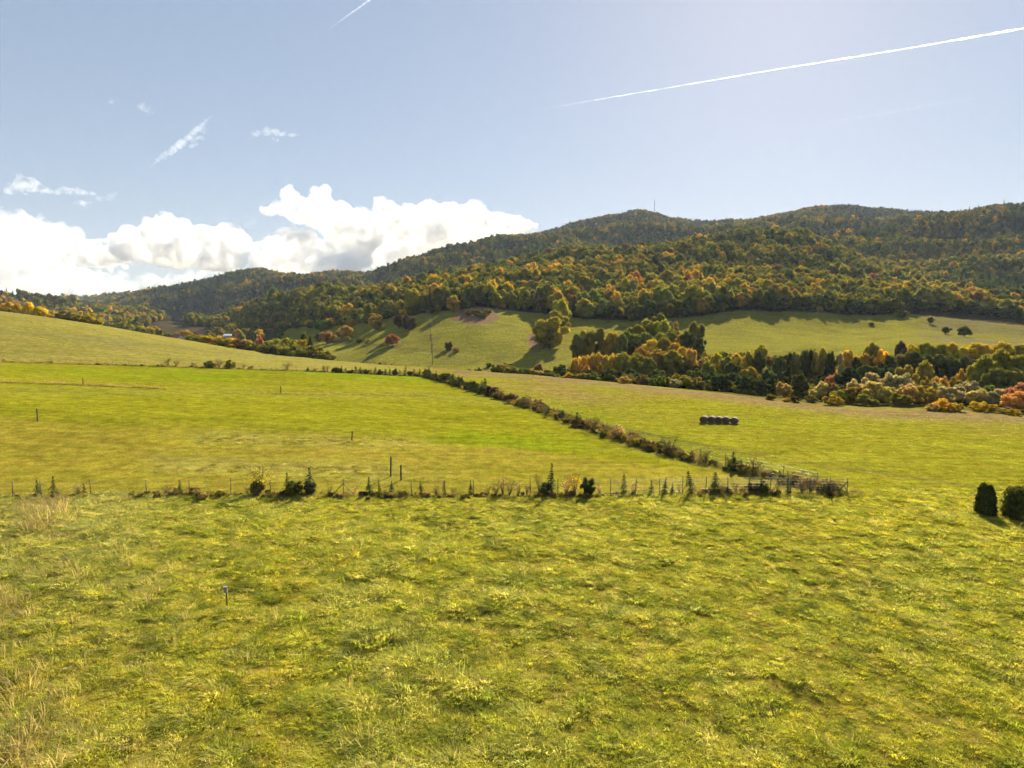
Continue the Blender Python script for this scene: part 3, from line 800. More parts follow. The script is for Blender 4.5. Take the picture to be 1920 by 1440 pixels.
area('in the valley wood on the right', 'trees in the valley wood on the right', [
    (1345, 662, 265, 26, 'round', 'yellow'), (1362, 668, 255, 24, 'round', 'olive'), (1385, 660, 262, 30, 'round', 'golden'), (1403, 653, 262, 20, 'tall', 'yellow'), (1422, 653, 258, 26, 'pine', 'dark green'), (1428, 646, 268, 28, 'round', 'bronze'),
    (1405, 688, 215, 36, 'round', 'bronze'), (1376, 676, 235, 30, 'round', 'dark green'), (1330, 675, 245, 26, 'round', 'olive'), (1462, 664, 245, 24, 'tall', 'dark green'), (1480, 657, 250, 22, 'tall', 'dark green'), (1493, 656, 248, 22, 'tall', 'olive'), (1506, 651, 250, 22, 'tall', 'dark green'),
    (1521, 649, 252, 22, 'tall', 'dark green'), (1540, 648, 250, 26, 'round', 'bronze'), (1558, 655, 245, 20, 'tall', 'dark green'), (1575, 657, 245, 14, 'tall', 'pale'), (1591, 655, 250, 28, 'round', 'golden'), (1606, 665, 240, 20, 'tall', 'dark green'), (1620, 660, 250, 22, 'round', 'orange'),
    (1637, 643, 255, 32, 'round', 'bronze'), (1655, 655, 250, 22, 'round', 'golden'), (1668, 664, 240, 24, 'round', 'dark green'), (1562, 685, 215, 22, 'shrub', 'red'), (1595, 683, 200, 48, 'pine', 'pine green'), (1628, 680, 205, 46, 'pine', 'dark green'), (1660, 682, 205, 34, 'pine', 'pine green'),
    (1500, 702, 172, 30, 'round', 'dark green'), (1470, 714, 168, 30, 'willow', 'tan'), (1446, 706, 172, 24, 'pine', 'pine green'), (1480, 700, 180, 22, 'pine', 'dark green'),
    (1690, 640, 262, 20, 'round', 'dark brown'), (1710, 643, 262, 30, 'round', 'yellow'), (1735, 643, 262, 36, 'round', 'yellow-green'), (1760, 645, 260, 36, 'round', 'yellow-green'), (1781, 640, 262, 28, 'round', 'golden'), (1801, 648, 258, 28, 'round', 'yellow'), (1826, 641, 260, 38, 'round', 'yellow'),
    (1852, 646, 260, 30, 'round', 'golden'), (1880, 642, 260, 34, 'round', 'yellow'), (1908, 644, 260, 34, 'round', 'bronze'), (1935, 640, 260, 34, 'round', 'golden'), (1700, 660, 245, 36, 'round', 'olive'), (1724, 659, 242, 42, 'round', 'dark green'), (1752, 664, 240, 42, 'round', 'olive'), (1782, 668, 238, 42, 'round', 'dark green'), (1812, 665, 240, 40, 'round', 'dark green'),
    (1697, 684, 205, 28, 'round', 'bronze'), (1735, 677, 212, 28, 'round', 'bronze'), (1828, 685, 198, 28, 'round', 'yellow-green'), (1850, 667, 198, 40, 'round', 'yellow-green'), (1878, 657, 200, 48, 'round', 'yellow-green'), (1906, 663, 198, 40, 'round', 'yellow-green'), (1935, 660, 200, 44, 'round', 'green'), (1866, 688, 190, 40, 'round', 'olive'), (1900, 690, 190, 40, 'round', 'olive')])
area('in the thicket behind the hay field', 'willows and shrubs in the thicket behind the hay field', [
    (1540, 714, 158, 32, 'willow', 'tan'), (1560, 712, 158, 24, 'willow', 'brown'), (1578, 728, 148, 40, 'willow', 'yellow-green'), (1560, 745, 142, 34, 'shrub', 'bronze'), (1600, 722, 148, 40, 'willow', 'bronze'), (1612, 704, 160, 42, 'willow', 'pale'), (1642, 694, 165, 54, 'willow', 'pale'), (1668, 697, 165, 40, 'willow', 'greyish'),
    (1692, 697, 165, 40, 'willow', 'pale'), (1648, 712, 150, 58, 'willow', 'tan'), (1624, 738, 143, 36, 'willow', 'olive'), (1700, 718, 148, 46, 'willow', 'tan'), (1735, 720, 148, 40, 'willow', 'bronze'), (1690, 735, 142, 34, 'willow', 'olive'), (1760, 712, 155, 24, 'willow', 'pale'), (1784, 722, 150, 46, 'willow', 'pale'), (1815, 710, 160, 46, 'willow', 'greyish'),
    (1830, 728, 150, 46, 'willow', 'tan'), (1856, 730, 150, 44, 'willow', 'greyish'), (1886, 727, 150, 40, 'willow', 'pale'), (1770, 757, 133, 40, 'shrub', 'golden'), (1795, 762, 132, 28, 'shrub', 'yellow'), (1748, 765, 132, 24, 'shrub', 'tan'), (1838, 749, 134, 32, 'shrub', 'yellow'), (1860, 755, 133, 24, 'shrub', 'golden'), (1906, 733, 136, 56, 'round', 'orange'),
    (1912, 716, 142, 40, 'round', 'red'), (1902, 768, 128, 26, 'shrub', 'golden'), (1880, 768, 131, 20, 'shrub', 'tan'), (1765, 699, 195, 30, 'shrub', 'orange'), (1742, 701, 195, 26, 'shrub', 'bronze'), (1790, 697, 195, 26, 'shrub', 'bronze'), (1802, 690, 200, 14, 'round', 'golden'), (1445, 740, 150, 22, 'shrub', 'olive'), (1476, 748, 146, 16, 'shrub', 'golden'), (1490, 748, 146, 22, 'shrub', 'dark brown'), (1520, 742, 148, 24, 'shrub', 'olive')])
vill = []
for k in range(26):
    px = 312 + k * 8.6 + br_.uniform(-4, 4)
    vill.append((px, br_.uniform(612, 632) + (6 if px < 360 else 0), br_.uniform(560, 700), br_.uniform(12, 22), 'round', ['olive', 'green', 'bronze', 'olive', 'golden', 'dark green', 'olive', 'orange'][k % 8]))
area('among the village roofs in the valley', 'trees among the village roofs', vill)
edge = []
for k in range(27):                       # forest edge above the shaded part of the meadows
    px = 1062 + k * 14.6 + br_.uniform(-5, 5)
    Ye = edge_Y(px, 4) + br_.uniform(-2, 10)
    edge.append((px, np.interp(px, [1060, 1120, 1250, 1330, 1420, 1460], [560, 570, 565, 552, 548, 545]) + br_.uniform(-6, 6), Ye, br_.uniform(24, 36), 'round' if k % 4 else 'tall', ['olive', 'dark green', 'bronze', 'olive', 'dark green'][k % 5]))
for k in range(24):
    px = 1450 + k * 20.5 + br_.uniform(-5, 5)
    Ye = edge_Y(px, np.interp(px, [1440, 1690, 1720, 1950], [6, 6, 28, 40])) + br_.uniform(0, 10)
    edge.append((px, np.interp(px, [1440, 1600, 1700, 1800, 1950], [548, 556, 560, 566, 580]) + br_.uniform(-5, 5), Ye, br_.uniform(26, 36), ['tall', 'round', 'round', 'pine'][k % 4], ['dark green', 'olive', 'dark green', 'pine green', 'olive'][k % 5]))
area('along the lower edge of the forest', 'trees along the lower edge of the forest', edge)

# ------------------------------------------------------------------ the forest on the mountain
def forest():
    pts = []
    def scatter(y0, y1, sp, half=.92):
        ny = int((y1 - y0) / sp)
        for j in range(ny):
            yv = y0 + j * sp
            xs = np.arange(-half * yv, half * yv, sp)
            yield np.stack([xs + rng.uniform(-.45, .45, len(xs)) * sp, yv + rng.uniform(-.45, .45, len(xs)) * sp], 1)
    P = np.concatenate(list(scatter(420, 1300, 5.3)) + list(scatter(1300, 2700, 7.0)) + list(scatter(2700, 4400, 20.0)))
    X, Y_ = P[:, 0], P[:, 1]
    Z = land(X, Y_)
    px, py = project(np.stack([X, Y_, Z], 1))
    ed = line_Y(9, X, Y_); ft = line_Y(7, X, Y_)
    ok = Y_ > ed + np.where(px > 1700, 45, 12)
    left = px < 520
    leftok = (Y_ > 520) & ((px < 300) | (Y_ > 700)) & ~((np.abs(px - 330) < 70) & (Y_ > 560) & (Y_ < 830) & (py > 603))
    clearing = np.hypot((px - 318) / 45, (py - 616) / 14) < 1
    ok = np.where(left, leftok & ~clearing, ok)
    # wood fringe between belt and slope on the left
    ok |= (px > 520) & (px < 690) & (Y_ > ed + 5)
    H = np.where(Y_ > 2700, 22, np.where(Y_ > 1300, 9.4, 10.4)) * np.exp(.26 * rng.normal(size=len(X))).clip(.5, 1.7) * np.clip(.95 + .5 * fbm(X / 70, Y_ / 70, 91, 2), .6, 1.3)
    ok &= seen(X, Y_, Z + H + 6) & (np.abs(px - 960) < 1120)
    X, Y_, Z, H, px, py = [a[ok] for a in (X, Y_, Z, H, px, py)]
    n = len(X)
    # stands of spruce and pine, otherwise mixed autumn broadleaf
    stand = fbm(X / 160, Y_ / 160, 71, 3) + .10 * rng.normal(size=n)
    warm = fbm(X / 150, Y_ / 110, 81, 3) + .12 * rng.normal(size=n)
    kind = np.zeros(n, int)
    kind[rng.uniform(size=n) < .3] = 1
    kind[stand > .14] = 2                # pine
    kind[(stand > .12) & (rng.uniform(size=n) < .45)] = 3
    kind[rng.uniform(size=n) < .03] = 3  # scattered spruce
    pal = np.array([TINT['olive'], TINT['green'], TINT['dark green'], TINT['yellow-green'], TINT['bronze'], TINT['golden'], TINT['orange'], TINT['red'], TINT['brown']])
    pr = np.array([.36, .16, .17, .16, .07, .035, .008, .002, .035])
    t1 = rng.choice(9, n, p=pr)
    prw = np.array([.22, .04, .05, .32, .15, .155, .03, .005, .03]); tw = rng.choice(9, n, p=prw)
    ti = np.where(warm > .06, tw, t1)
    c = pal[ti] * rng.normal(1.16, .18, (n, 1)).clip(.6, 1.7)
    con = kind >= 2
    c[con] = np.array(TINT['pine green']) * rng.normal(1.2, .15, (con.sum(), 1)).clip(.6, 1.7)
    W = H * rng.uniform(.62, .95, n)
    W[kind == 1] *= .75; W[kind == 3] *= .55; W[kind == 2] *= .8
    H[kind == 3] *= 1.2
    return np.stack([X, Y_, Z - .4], 1), np.stack([W, W, H], 1), c, kind, px

GN_OBJS = {}
def instancer(name, P, S, rot, tint, pick, protos):
    """one object that sets copies of the given plants on its points (geometry nodes)"""
    n = len(P)
    me = bpy.data.meshes.new(name)
    me.vertices.add(n); me.vertices.foreach_set('co', np.asarray(P, np.float32).ravel())
    for an, typ, arr in (('size', 'FLOAT_VECTOR', S), ('turn', 'FLOAT_VECTOR', rot), ('tint', 'FLOAT_VECTOR', tint)):
        a = me.attributes.new(an, typ, 'POINT'); a.data.foreach_set('vector', np.asarray(arr, np.float32).ravel())
    a = me.attributes.new('pick', 'INT', 'POINT'); a.data.foreach_set('value', np.asarray(pick, np.int32))
    ob = add(name, me)
    ng = bpy.data.node_groups.new(name, 'GeometryNodeTree')
    ng.interface.new_socket('Geometry', in_out='INPUT', socket_type='NodeSocketGeometry')
    ng.interface.new_socket('Geometry', in_out='OUTPUT', socket_type='NodeSocketGeometry')
    N, L = ng.nodes, ng.links
    gi = N.new('NodeGroupInput'); go = N.new('NodeGroupOutput'); jn = N.new('GeometryNodeJoinGeometry')
    def attr(nm, typ):
        k = N.new('GeometryNodeInputNamedAttribute'); k.data_type = typ; k.inputs['Name'].default_value = nm; return k.outputs['Attribute']
    sz, tn, pk = attr('size', 'FLOAT_VECTOR'), attr('turn', 'FLOAT_VECTOR'), attr('pick', 'INT')
    for i, o in enumerate(protos):
        cmp_ = N.new('FunctionNodeCompare'); cmp_.data_type = 'INT'; cmp_.operation = 'EQUAL'
        ins = [s for s in cmp_.inputs if s.enabled or s.type == 'INT']
        ia = [s for s in cmp_.inputs if s.type == 'INT']
        L.new(pk, ia[0]); ia[1].default_value = i
        oi = N.new('GeometryNodeObjectInfo'); oi.inputs['Object'].default_value = o; oi.transform_space = 'ORIGINAL'
        ip = N.new('GeometryNodeInstanceOnPoints')
        L.new(gi.outputs[0], ip.inputs['Points']); L.new(cmp_.outputs[0], ip.inputs['Selection']); L.new(oi.outputs['Geometry'], ip.inputs['Instance'])
        L.new(tn, ip.inputs['Rotation']); L.new(sz, ip.inputs['Scale'])
        L.new(ip.outputs['Instances'], jn.inputs[0])
    L.new(jn.outputs[0], go.inputs[0])
    md = ob.modifiers.new('scatter', 'NODES'); md.node_group = ng
    return ob

def shape_source(name, me):
    """a plant shape the scatter objects draw from; not itself set in the scene"""
    return bpy.data.objects.new(name, me)

FP, FS, FC, FK, FPX = forest()
srcs = [shape_source('crown_shape', PROTO[k][0][i]) for k, i in (('round', 0), ('round', 1), ('round', 2), ('tall', 0), ('tall', 1), ('pine', 0), ('pine', 1), ('spruce', 0))]
opts = {0: (0, 1, 2), 1: (3, 4), 2: (5, 6), 3: (7,)}
FPICK = np.array([opts[k][int(r_ * len(opts[k]))] for k, r_ in zip(FK, rng.uniform(0, .999, len(FK)))])
rotz = np.zeros((len(FP), 3)); rotz[:, 2] = rng.uniform(0, 6.28, len(FP))
parts_f = [(FPX < 640) & (FP[:, 1] > 1150), (FP[:, 1] < 1240) & ~((FPX < 640) & (FP[:, 1] > 1150)), ]
parts_f.append(~(parts_f[0] | parts_f[1]))
for nm, sel, lb in zip(('forest', 'forest', 'forest'), parts_f, ('autumn forest covering the lower rounded hill behind the village', 'mixed autumn forest on the near slopes above the meadows', 'hazy autumn forest covering the high mountain ridge')):
    tag(instancer(nm, FP[sel], FS[sel], rotz[sel], FC[sel], FPICK[sel], srcs), lb, 'forest', None, 'stuff')


# undergrowth of the valley floor, too tangled to tell apart
def undergrowth():
    n0 = 2600
    px = rng.uniform(930, 2000, n0)
    f = rng.uniform(0, 1, n0)
    y0 = np.interp(px, [930, 1200, 1440, 1600, 1800, 2000], [214, 186, 160, 150, 146, 146]); y1 = np.interp(px, [930, 1070, 1200, 1400, 1560, 2000], [262, 285, 330, 290, 262, 268])
    Yv = y0 + (y1 - y0) * f; Xv = np.array([u_of(q) for q in px]) * Yv
    keep = fbm(Xv / 16, Yv / 16, 205, 3) > -.10
    clear = (np.hypot((px - 1790) / 50, (Yv - 188) / 12) < 1) | (np.hypot((px - 1540) / 60, (Yv - 195) / 12) < 1)
    keep &= ~clear
    Xv, Yv, px = Xv[keep], Yv[keep], px[keep]; n = len(Xv)
    H = rng.uniform(1.8, 4.2, n) * np.where(Yv < 170, .62, 1.0); W = H * rng.uniform(.9, 1.4, n)
    pal = np.array([TINT[q] for q in ('olive', 'dark green', 'green', 'bronze', 'brown', 'yellow-green', 'tan', 'golden')])
    c = pal[rng.choice(8, n, p=[.27, .22, .14, .12, .1, .09, .03, .03])] * rng.normal(1, .15, (n, 1)).clip(.6, 1.5)
    rz_ = np.zeros((n, 3)); rz_[:, 2] = rng.uniform(0, 6.28, n)
    return np.stack([Xv, Yv, land(Xv, Yv) - .1], 1), np.stack([W, W, H], 1), rz_, c, rng.integers(0, 4, n)
shr = [shape_source('shrub_shape', PROTO['shrub'][0][i]) for i in range(4)]
tag(instancer('undergrowth', *undergrowth(), shr), 'tangled undergrowth filling the valley between the trees', 'undergrowth', None, 'stuff')

# ------------------------------------------------------------------ fences and their plants
METAL = simple_mat('fence_steel', (.035, .035, .03), .6, .3, 5)
WIRE = simple_mat('wire', (.16, .16, .15), .5, .1, 5)
OLDWOOD = simple_mat('weathered_wood', (.085, .062, .045), .85, .45, 9)
def along(P, step, start=0.0):
    seg = np.linalg.norm(np.diff(P[:, :2], axis=0), axis=1); s = np.concatenate([[0], np.cumsum(seg)])
    t = np.arange(start, s[-1], step)
    return np.stack([np.interp(t, s, P[:, 0]), np.interp(t, s, P[:, 1])], 1)

def wire_fence(name, label, group, XY, h, wires, stay, braces=()):
    r = random.Random(len(XY))
    o0 = (XY[0][0], XY[0][1], ground_z(*XY[0]))
    t = thing(name, label, 'fence', o0, 0, group)
    tops = []
    pm = MB().tube([(0, 0, -.3), (0, 0, h)], [.035, .032], 6).data('post', METAL, True)
    for k, (x_, y_) in enumerate(XY):
        gz = ground_z(x_, y_)
        p = add('post', pm, t, (x_ - o0[0], y_ - o0[1], gz - o0[2]))
        p.rotation_euler = (r.gauss(0, .025), r.gauss(0, .025), 0); p.scale[2] = r.uniform(.95, 1.06)
        tops.append(np.array([x_, y_, gz]) - np.array(o0))
        if k in braces:
            for s_ in braces[k]:
                d = np.array(XY[min(max(k + s_, 0), len(XY) - 1)]) - np.array(XY[k]); d = d / np.linalg.norm(d)
                MB().tube([(tops[-1][0], tops[-1][1], tops[-1][2] + h * .75), (tops[-1][0] + d[0] * 1.15, tops[-1][1] + d[1] * 1.15, tops[-1][2] - .05)], [.035, .035], 6).build('brace', METAL, t)
    b = MB()
    for z in wires:
        for p0, p1 in zip(tops[:-1], tops[1:]):
            q0 = p0 + np.array([0, 0, z]); q1 = p1 + np.array([0, 0, z]); m_ = (q0 + q1) / 2 - np.array([0, 0, .02])
            b.tube([tuple(q0), tuple(m_), tuple(q1)], [.0045] * 3, 3, False)
    if stay:
        for p0, p1 in zip(tops[:-1], tops[1:]):
            L_ = np.linalg.norm(p1 - p0)
            for f in np.arange(stay, L_, stay):
                q = p0 + (p1 - p0) * f / L_
                b.tube([tuple(q + np.array([0, 0, wires[0]])), tuple(q + np.array([0, 0, wires[-1]]))], [.003] * 2, 3, False)
    b.build('wire_mesh', WIRE, t)
    return t

def front_xy(px):
    by = np.interp(px, [p[0] for p in FRONT_PX], [p[1] for p in FRONT_PX])
    return hit(px, by)[:2]
fpx = [-90, -30, 24, 78, 170, 275, 356, 433, 507, 578, 644, 710, 772, 835, 888, 943, 995, 1046, 1095, 1145, 1191, 1237, 1280, 1323, 1364, 1404, 1444, 1482, 1518, 1555, 1588]
fxy = [front_xy(p) for p in fpx]
wire_fence('wire_fence', 'wire mesh fence on thin dark posts crossing in front of the pasture', 'wire fences round the pasture', fxy, 1.6, [.12, .32, .55, .8, 1.05, 1.3, 1.52], .45, {10: (-1, 1), 30: (-1,)})
dxy = [tuple(p) for p in along(DIAG, 3.6, 3.0)]
wire_fence('wire_fence', 'wire fence running diagonally away behind the hedgerow of shrubs', 'wire fences round the pasture', dxy, 1.55, [.2, .5, .85, 1.2, 1.48], 0)
bxy = [tuple(p) for p in along(BACK[:-1], 3.6, 0.5)]
wire_fence('wire_fence', 'distant wire fence along the foot of the left hill', 'wire fences round the pasture', bxy, 1.5, [.3, .7, 1.1, 1.42], 0)

def fY(px, off=.5): return float(front_xy(px)[1]) + off
S_ = 'spruce green'
ff = [(70, 900, 20, 'sapling', S_), (99, 893, 24, 'sapling', S_), (145, 899, 26, 'sapling', S_), (158, 906, 14, 'sapling', S_), (312, 908, 26, 'twiggy', 'brown'), (337, 900, 20, 'sapling', S_), (462, 904, 22, 'sapling', S_), (487, 866, 46, 'twiggy', 'bronze'),
      (480, 890, 26, 'shrub', 'olive'), (540, 886, 22, 'sapling', S_), (552, 897, 34, 'shrub', 'dark green'), (578, 877, 30, 'sapling', S_), (580, 896, 26, 'shrub', 'dark green'), (618, 905, 16, 'twiggy', 'olive'), (664, 907, 14, 'sapling', S_), (692, 893, 22, 'sapling', S_), (713, 905, 12, 'sapling', S_),
      (733, 900, 20, 'sapling', S_), (748, 916, 12, 'twiggy', 'brown'), (790, 901, 16, 'sapling', S_), (818, 906, 18, 'twiggy', 'brown'), (833, 902, 14, 'sapling', S_), (850, 907, 16, 'sapling', S_), (882, 900, 16, 'sapling', S_), (915, 908, 18, 'twiggy', 'brown'), (930, 903, 26, 'twiggy', 'dark brown'), (943, 886, 18, 'sapling', S_),
      (955, 898, 34, 'twiggy', 'brown'), (972, 900, 26, 'twiggy', 'tan'), (988, 904, 22, 'twiggy', 'brown'), (1012, 874, 18, 'sapling', S_), (1031, 868, 32, 'sapling', S_), (1022, 896, 22, 'shrub', 'dark green'), (1062, 892, 28, 'twiggy', 'tan'), (1078, 884, 34, 'twiggy', 'golden'), (1102, 889, 26, 'shrub', 'dark green'),
      (1124, 906, 20, 'twiggy', 'tan'), (1171, 889, 20, 'sapling', S_), (1188, 897, 26, 'sapling', S_), (1222, 900, 16, 'sapling', S_), (1246, 894, 22, 'sapling', S_), (1261, 905, 14, 'sapling', S_), (1274, 906, 14, 'twiggy', 'brown'), (1297, 883, 28, 'sapling', S_), (1342, 886, 34, 'sapling', S_), (1350, 902, 24, 'twiggy', 'brown'),
      (1362, 905, 20, 'twiggy', 'brown'), (1380, 902, 22, 'twiggy', 'dark brown'), (1394, 906, 18, 'twiggy', 'brown'), (1412, 901, 26, 'shrub', 'dark brown'), (1432, 897, 26, 'shrub', 'dark green'), (1458, 898, 22, 'twiggy', 'olive'), (1480, 884, 18, 'sapling', S_), (1505, 893, 26, 'twiggy', 'brown'), (1521, 886, 34, 'twiggy', 'dark brown'), (1553, 898, 12, 'sapling', S_),
      (1570, 908, 18, 'twiggy', 'olive')]
ff = [(q[0], q[1] + 4, q[2] * 1.15, 'twiggy', ('olive', 'brown', 'tan')[i % 3]) if q[3] == 'sapling' and i % 4 == 2 else q for i, q in enumerate(ff)]
area('at the front wire fence', 'plants along the front wire fence', [(a, b_, fY(a, .35 + .5 * ((i * 7) % 5) / 5), c, d, e) for i, (a, b_, c, d, e) in enumerate(ff)])
hr = random.Random(17)
hxy = along(DIAG, 1.25, 6.0)
hed = []
for k, (x_, y_) in enumerate(hxy):
    f = k / (len(hxy) - 1)
    dense = 1.0 if f > .5 or f < .3 else .62
    if hr.random() > dense - .04: continue
    x_ += hr.uniform(-1.2, .4); y_ += hr.uniform(-.4, .4)
    if f > .62: kd, tn = hr.choice([('sapling', S_), ('sapling', S_), ('shrub', 'dark green'), ('shrub', 'olive')])
    else: kd, tn = hr.choice([('twiggy', 'brown'), ('twiggy', 'dark brown'), ('twiggy', 'olive'), ('sapling', S_), ('twiggy', 'olive'), ('shrub', 'dark brown')] if f > .3 else [('twiggy', 'brown'), ('twiggy', 'dark brown'), ('twiggy', 'olive'), ('sapling', S_), ('twiggy', 'tan')])
    h = (hr.uniform(.8, 1.7) + (.9 if hr.random() < .22 else 0)) * (1.25 if f > .6 else .95)
    gz = ground_z(x_, y_)
    p_, t_ = project(np.array([x_, y_, gz + h]))
    hed.append((float(p_), float(t_), y_, h * F / y_ * hr.uniform(.8, 1.3), kd, tn))
area('in the diagonal hedgerow', 'plants in the diagonal hedgerow', hed)
bk = [(314, 669, 18, 'twiggy', 'olive'), (331, 675, 14, 'twiggy', 'brown'), (362, 677, 16, 'twiggy', 'brown'), (392, 674, 22, 'shrub', 'olive'), (410, 671, 24, 'twiggy', 'olive'), (432, 672, 20, 'shrub', 'olive'), (457, 681, 10, 'twiggy', 'brown'), (471, 684, 10, 'shrub', 'olive'), (538, 678, 20, 'twiggy', 'brown'),
      (577, 688, 14, 'sapling', S_), (592, 691, 12, 'twiggy', 'brown'), (606, 685, 14, 'sapling', S_), (614, 683, 12, 'twiggy', 'brown')]
for k in range(18): bk.append((630 + k * 9.2, np.interp(630 + k * 9.2, [630, 800], [688, 690]) + hr.uniform(-3, 4), hr.uniform(12, 18), 'sapling' if k % 3 else 'shrub', S_ if k % 3 else 'dark green'))
def bY(px):
    by = np.interp(px, [p[0] for p in BACK_PX], [p[1] for p in BACK_PX]); return float(hit(px, by)[1])
area('at the back wire fence', 'plants along the back wire fence', [(a, b_, bY(a) + .4, c, d, e) for a, b_, c, d, e in bk])

# weeds, brambles and seedlings tangled along the fences
def fence_weeds():
    out = []
    for P_, dens, w_, lo, hi in ((FRONT, 11.0, .5, .22, .62), (DIAG, 11.0, .9, .35, 1.2), (BACK, 1.6, .7, .3, .8)):
        q = along(P_, 1.0 / dens, 0.3); n_ = len(q)
        patch = fbm(q[:, 0] / 3.0, q[:, 1] / 3.0, 301, 3)
        d_ = np.gradient(q, axis=0); nr = np.stack([-d_[:, 1], d_[:, 0]], 1); nr /= np.linalg.norm(nr, axis=1, keepdims=True)
        q = q + nr * rng.normal(0, w_, (n_, 1)); keep = patch + rng.normal(0, .1, n_) > -.2
        s_ = rng.uniform(lo, hi, n_) * (1 + 1.2 * patch)
        out.append(np.concatenate([q, s_[:, None]], 1)[keep])
    o = np.concatenate(out); n_ = len(o)
    pal = np.array([TINT[q] for q in ('brown', 'dark brown', 'olive', 'tan', 'dark green', 'bronze')])
    c = pal[rng.choice(6, n_, p=[.34, .10, .22, .2, .05, .09])] * rng.normal(1, .15, (n_, 1)).clip(.5, 1.5)
    rz_ = rng.normal(0, .1, (n_, 3)); rz_[:, 2] = rng.uniform(0, 6.28, n_)
    w_ = o[:, 2] * rng.uniform(.8, 1.5, n_)
    return np.stack([o[:, 0], o[:, 1], land(o[:, 0], o[:, 1]) - .03], 1), np.stack([w_, w_, o[:, 2]], 1), rz_, c, rng.integers(0, 8, n_)
wsrc = [shape_source('weed_shape', PROTO['twiggy'][0][i % 3]) for i in range(4)] + [shape_source('weed_shape', PROTO['twiggy'][1][i % 3]) for i in range(2)] + [shape_source('weed_shape', PROTO['shrub'][0][i]) for i in range(2)]
tag(instancer('fence_weeds', *fence_weeds(), wsrc), 'brown weeds and brambles tangled along the pasture fences', 'weeds', None, 'stuff')

# wooden posts and the line of thin stakes in the pasture
def wooden_post(px, base, top, label, lean=0):
    P = hit(px, base); h = (base - top) * P[1] / F
    r = random.Random(int(px)); b = MB()
    n = 6; pts = [(lean * h * k / n + r.uniform(-.012, .012), r.uniform(-.012, .012), -.2 + (h + .2) * k / n) for k in range(n + 1)]
    t = tag(b.tube(pts, [.085 * r.uniform(.88, 1.1) for _ in pts], 8).build('wooden_post', OLDWOOD, None, True), label, 'post', 'wooden posts in the pasture')
    t.location = P
wooden_post(70.5, 790, 766, 'leaning-free dark wooden post near the left end of the stake line'.replace('leaning-free ', 'lone '))
wooden_post(659.5, 826.5, 808, 'short wooden post beside the pale tussocks in mid pasture', .08)
wooden_post(732.5, 893, 855, 'taller of the two close wooden posts behind the front fence', .03)
wooden_post(752, 900, 871, 'shorter of the two close wooden posts behind the front fence')
wooden_post(156, 722.5, 708, 'far wooden post on the dry grass strip at left')
wooden_post(526.5, 738, 724, 'far wooden post at the start of the middle dry grass strip')
stk = [25, 75, 120, 166, 230, 287, 335, 397, 450, 511, 570, 625, 700, 753, 803, 849, 905, 975, 1036, 1077, 1130, 1183, 1235]
sty = np.interp(stk, [0, 120, 290, 450, 625, 750, 850, 980, 1080, 1183, 1300], [783, 790, 799, 809, 818, 829, 836, 848, 853, 862, 876])
sp_ = [hit(a, b_) for a, b_ in zip(stk, sty)]
ef = thing('electric_fence', 'line of thin leaning stakes with a wire across the pasture', 'fence', tuple(sp_[0]))
sr = random.Random(4); tp = []
for P in sp_:
    q = P - sp_[0]; lx = sr.gauss(0, .14); h = sr.uniform(1.0, 1.25)
    MB().tube([(q[0], q[1], q[2] - .1), (q[0] + lx, q[1], q[2] + h)], [.014, .012], 5).build('stake', TWIG, ef)
    tp.append((q[0] + lx * .8, q[1], q[2] + h * .8))
b = MB()
for a, c in zip(tp[:-1], tp[1:]): b.tube([a, c], [.005, .005], 3, False)
b.build('wire', WIRE, ef)

# clipped conifer hedge at the right
def hedge_block(px0, px1, base, top, Yd, depth, label, taper):
    P = hit((px0 + px1) / 2, base); w = (px1 - px0) * P[1] / F * (.56 if taper > .2 else .85); h = (base - top) * P[1] / F
    r = np.random.default_rng(int(px0)); n = 9000
    f = r.integers(0, 5, n); a, c = r.uniform(-1, 1, n), r.uniform(-1, 1, n)
    p = np.zeros((n, 3)); nv = np.zeros((n, 3))
    for k, (ax_, sg) in enumerate(((0, -1), (0, 1), (1, -1), (1, 1), (2, 1))):
        s_ = f == k
        oth = [i for i in range(3) if i != ax_]
        p[s_, ax_] = sg; p[s_, oth[0]] = a[s_]; p[s_, oth[1]] = c[s_]; nv[s_, ax_] = sg
    p *= .98; p = p / (np.abs(p) ** 9).sum(1, keepdims=True) ** (1 / 9)
    p = p * r.uniform(.80, 1.10, (n, 1)); z01 = (p[:, 2] + 1) / 2
    rr = 1 - taper * z01 ** 2.5 + .45 * fbm(p[:, 0] * 3.5 + p[:, 1] * 4 + 9, p[:, 2] * 5 + 5, 4, 3)
    q = np.stack([p[:, 0] * rr * w / 2, p[:, 1] * rr * depth / 2, z01 * h * (1 + .22 * fbm(p[:, 0] * 3, p[:, 1] * 3, 8, 3))], 1)
    nv = unit(nv + r.normal(size=(n, 3)) * .5)
    ax_, ay_ = leaf_axes(nv, .06 * r.uniform(.6, 1.4, n), r)
    t = thing('conifer_hedge', label, 'hedge', (P[0] * (P[1] + depth / 2) / P[1], P[1] + depth / 2, P[2]), 0, 'clipped conifer hedge pieces')
    c_ = add('foliage', quads_mesh('foliage', q, ax_, ay_, r.uniform(0, 1, n), LEAF), t); c_['tint'] = [.085, .095, .026]
    core = MB(); k = 8
    core.tube([(0, 0, -.1), (0, 0, h * .5), (0, 0, h * .8)], [.09, .07, .03], 8)
    o = core.build('stems', BARK, t)
    return P
hedge_block(1829, 1864, 970, 914, 54, 1.5, 'dark clipped conifer standing alone beside the gap in the hedge', .38)
hedge_block(1881, 1980, 978, 921, 54, 1.7, 'dark clipped conifer hedge cut off by the right picture edge', .08)
wooden_post(1865, 966, 934, 'dark post standing in the gap between the clipped conifers')

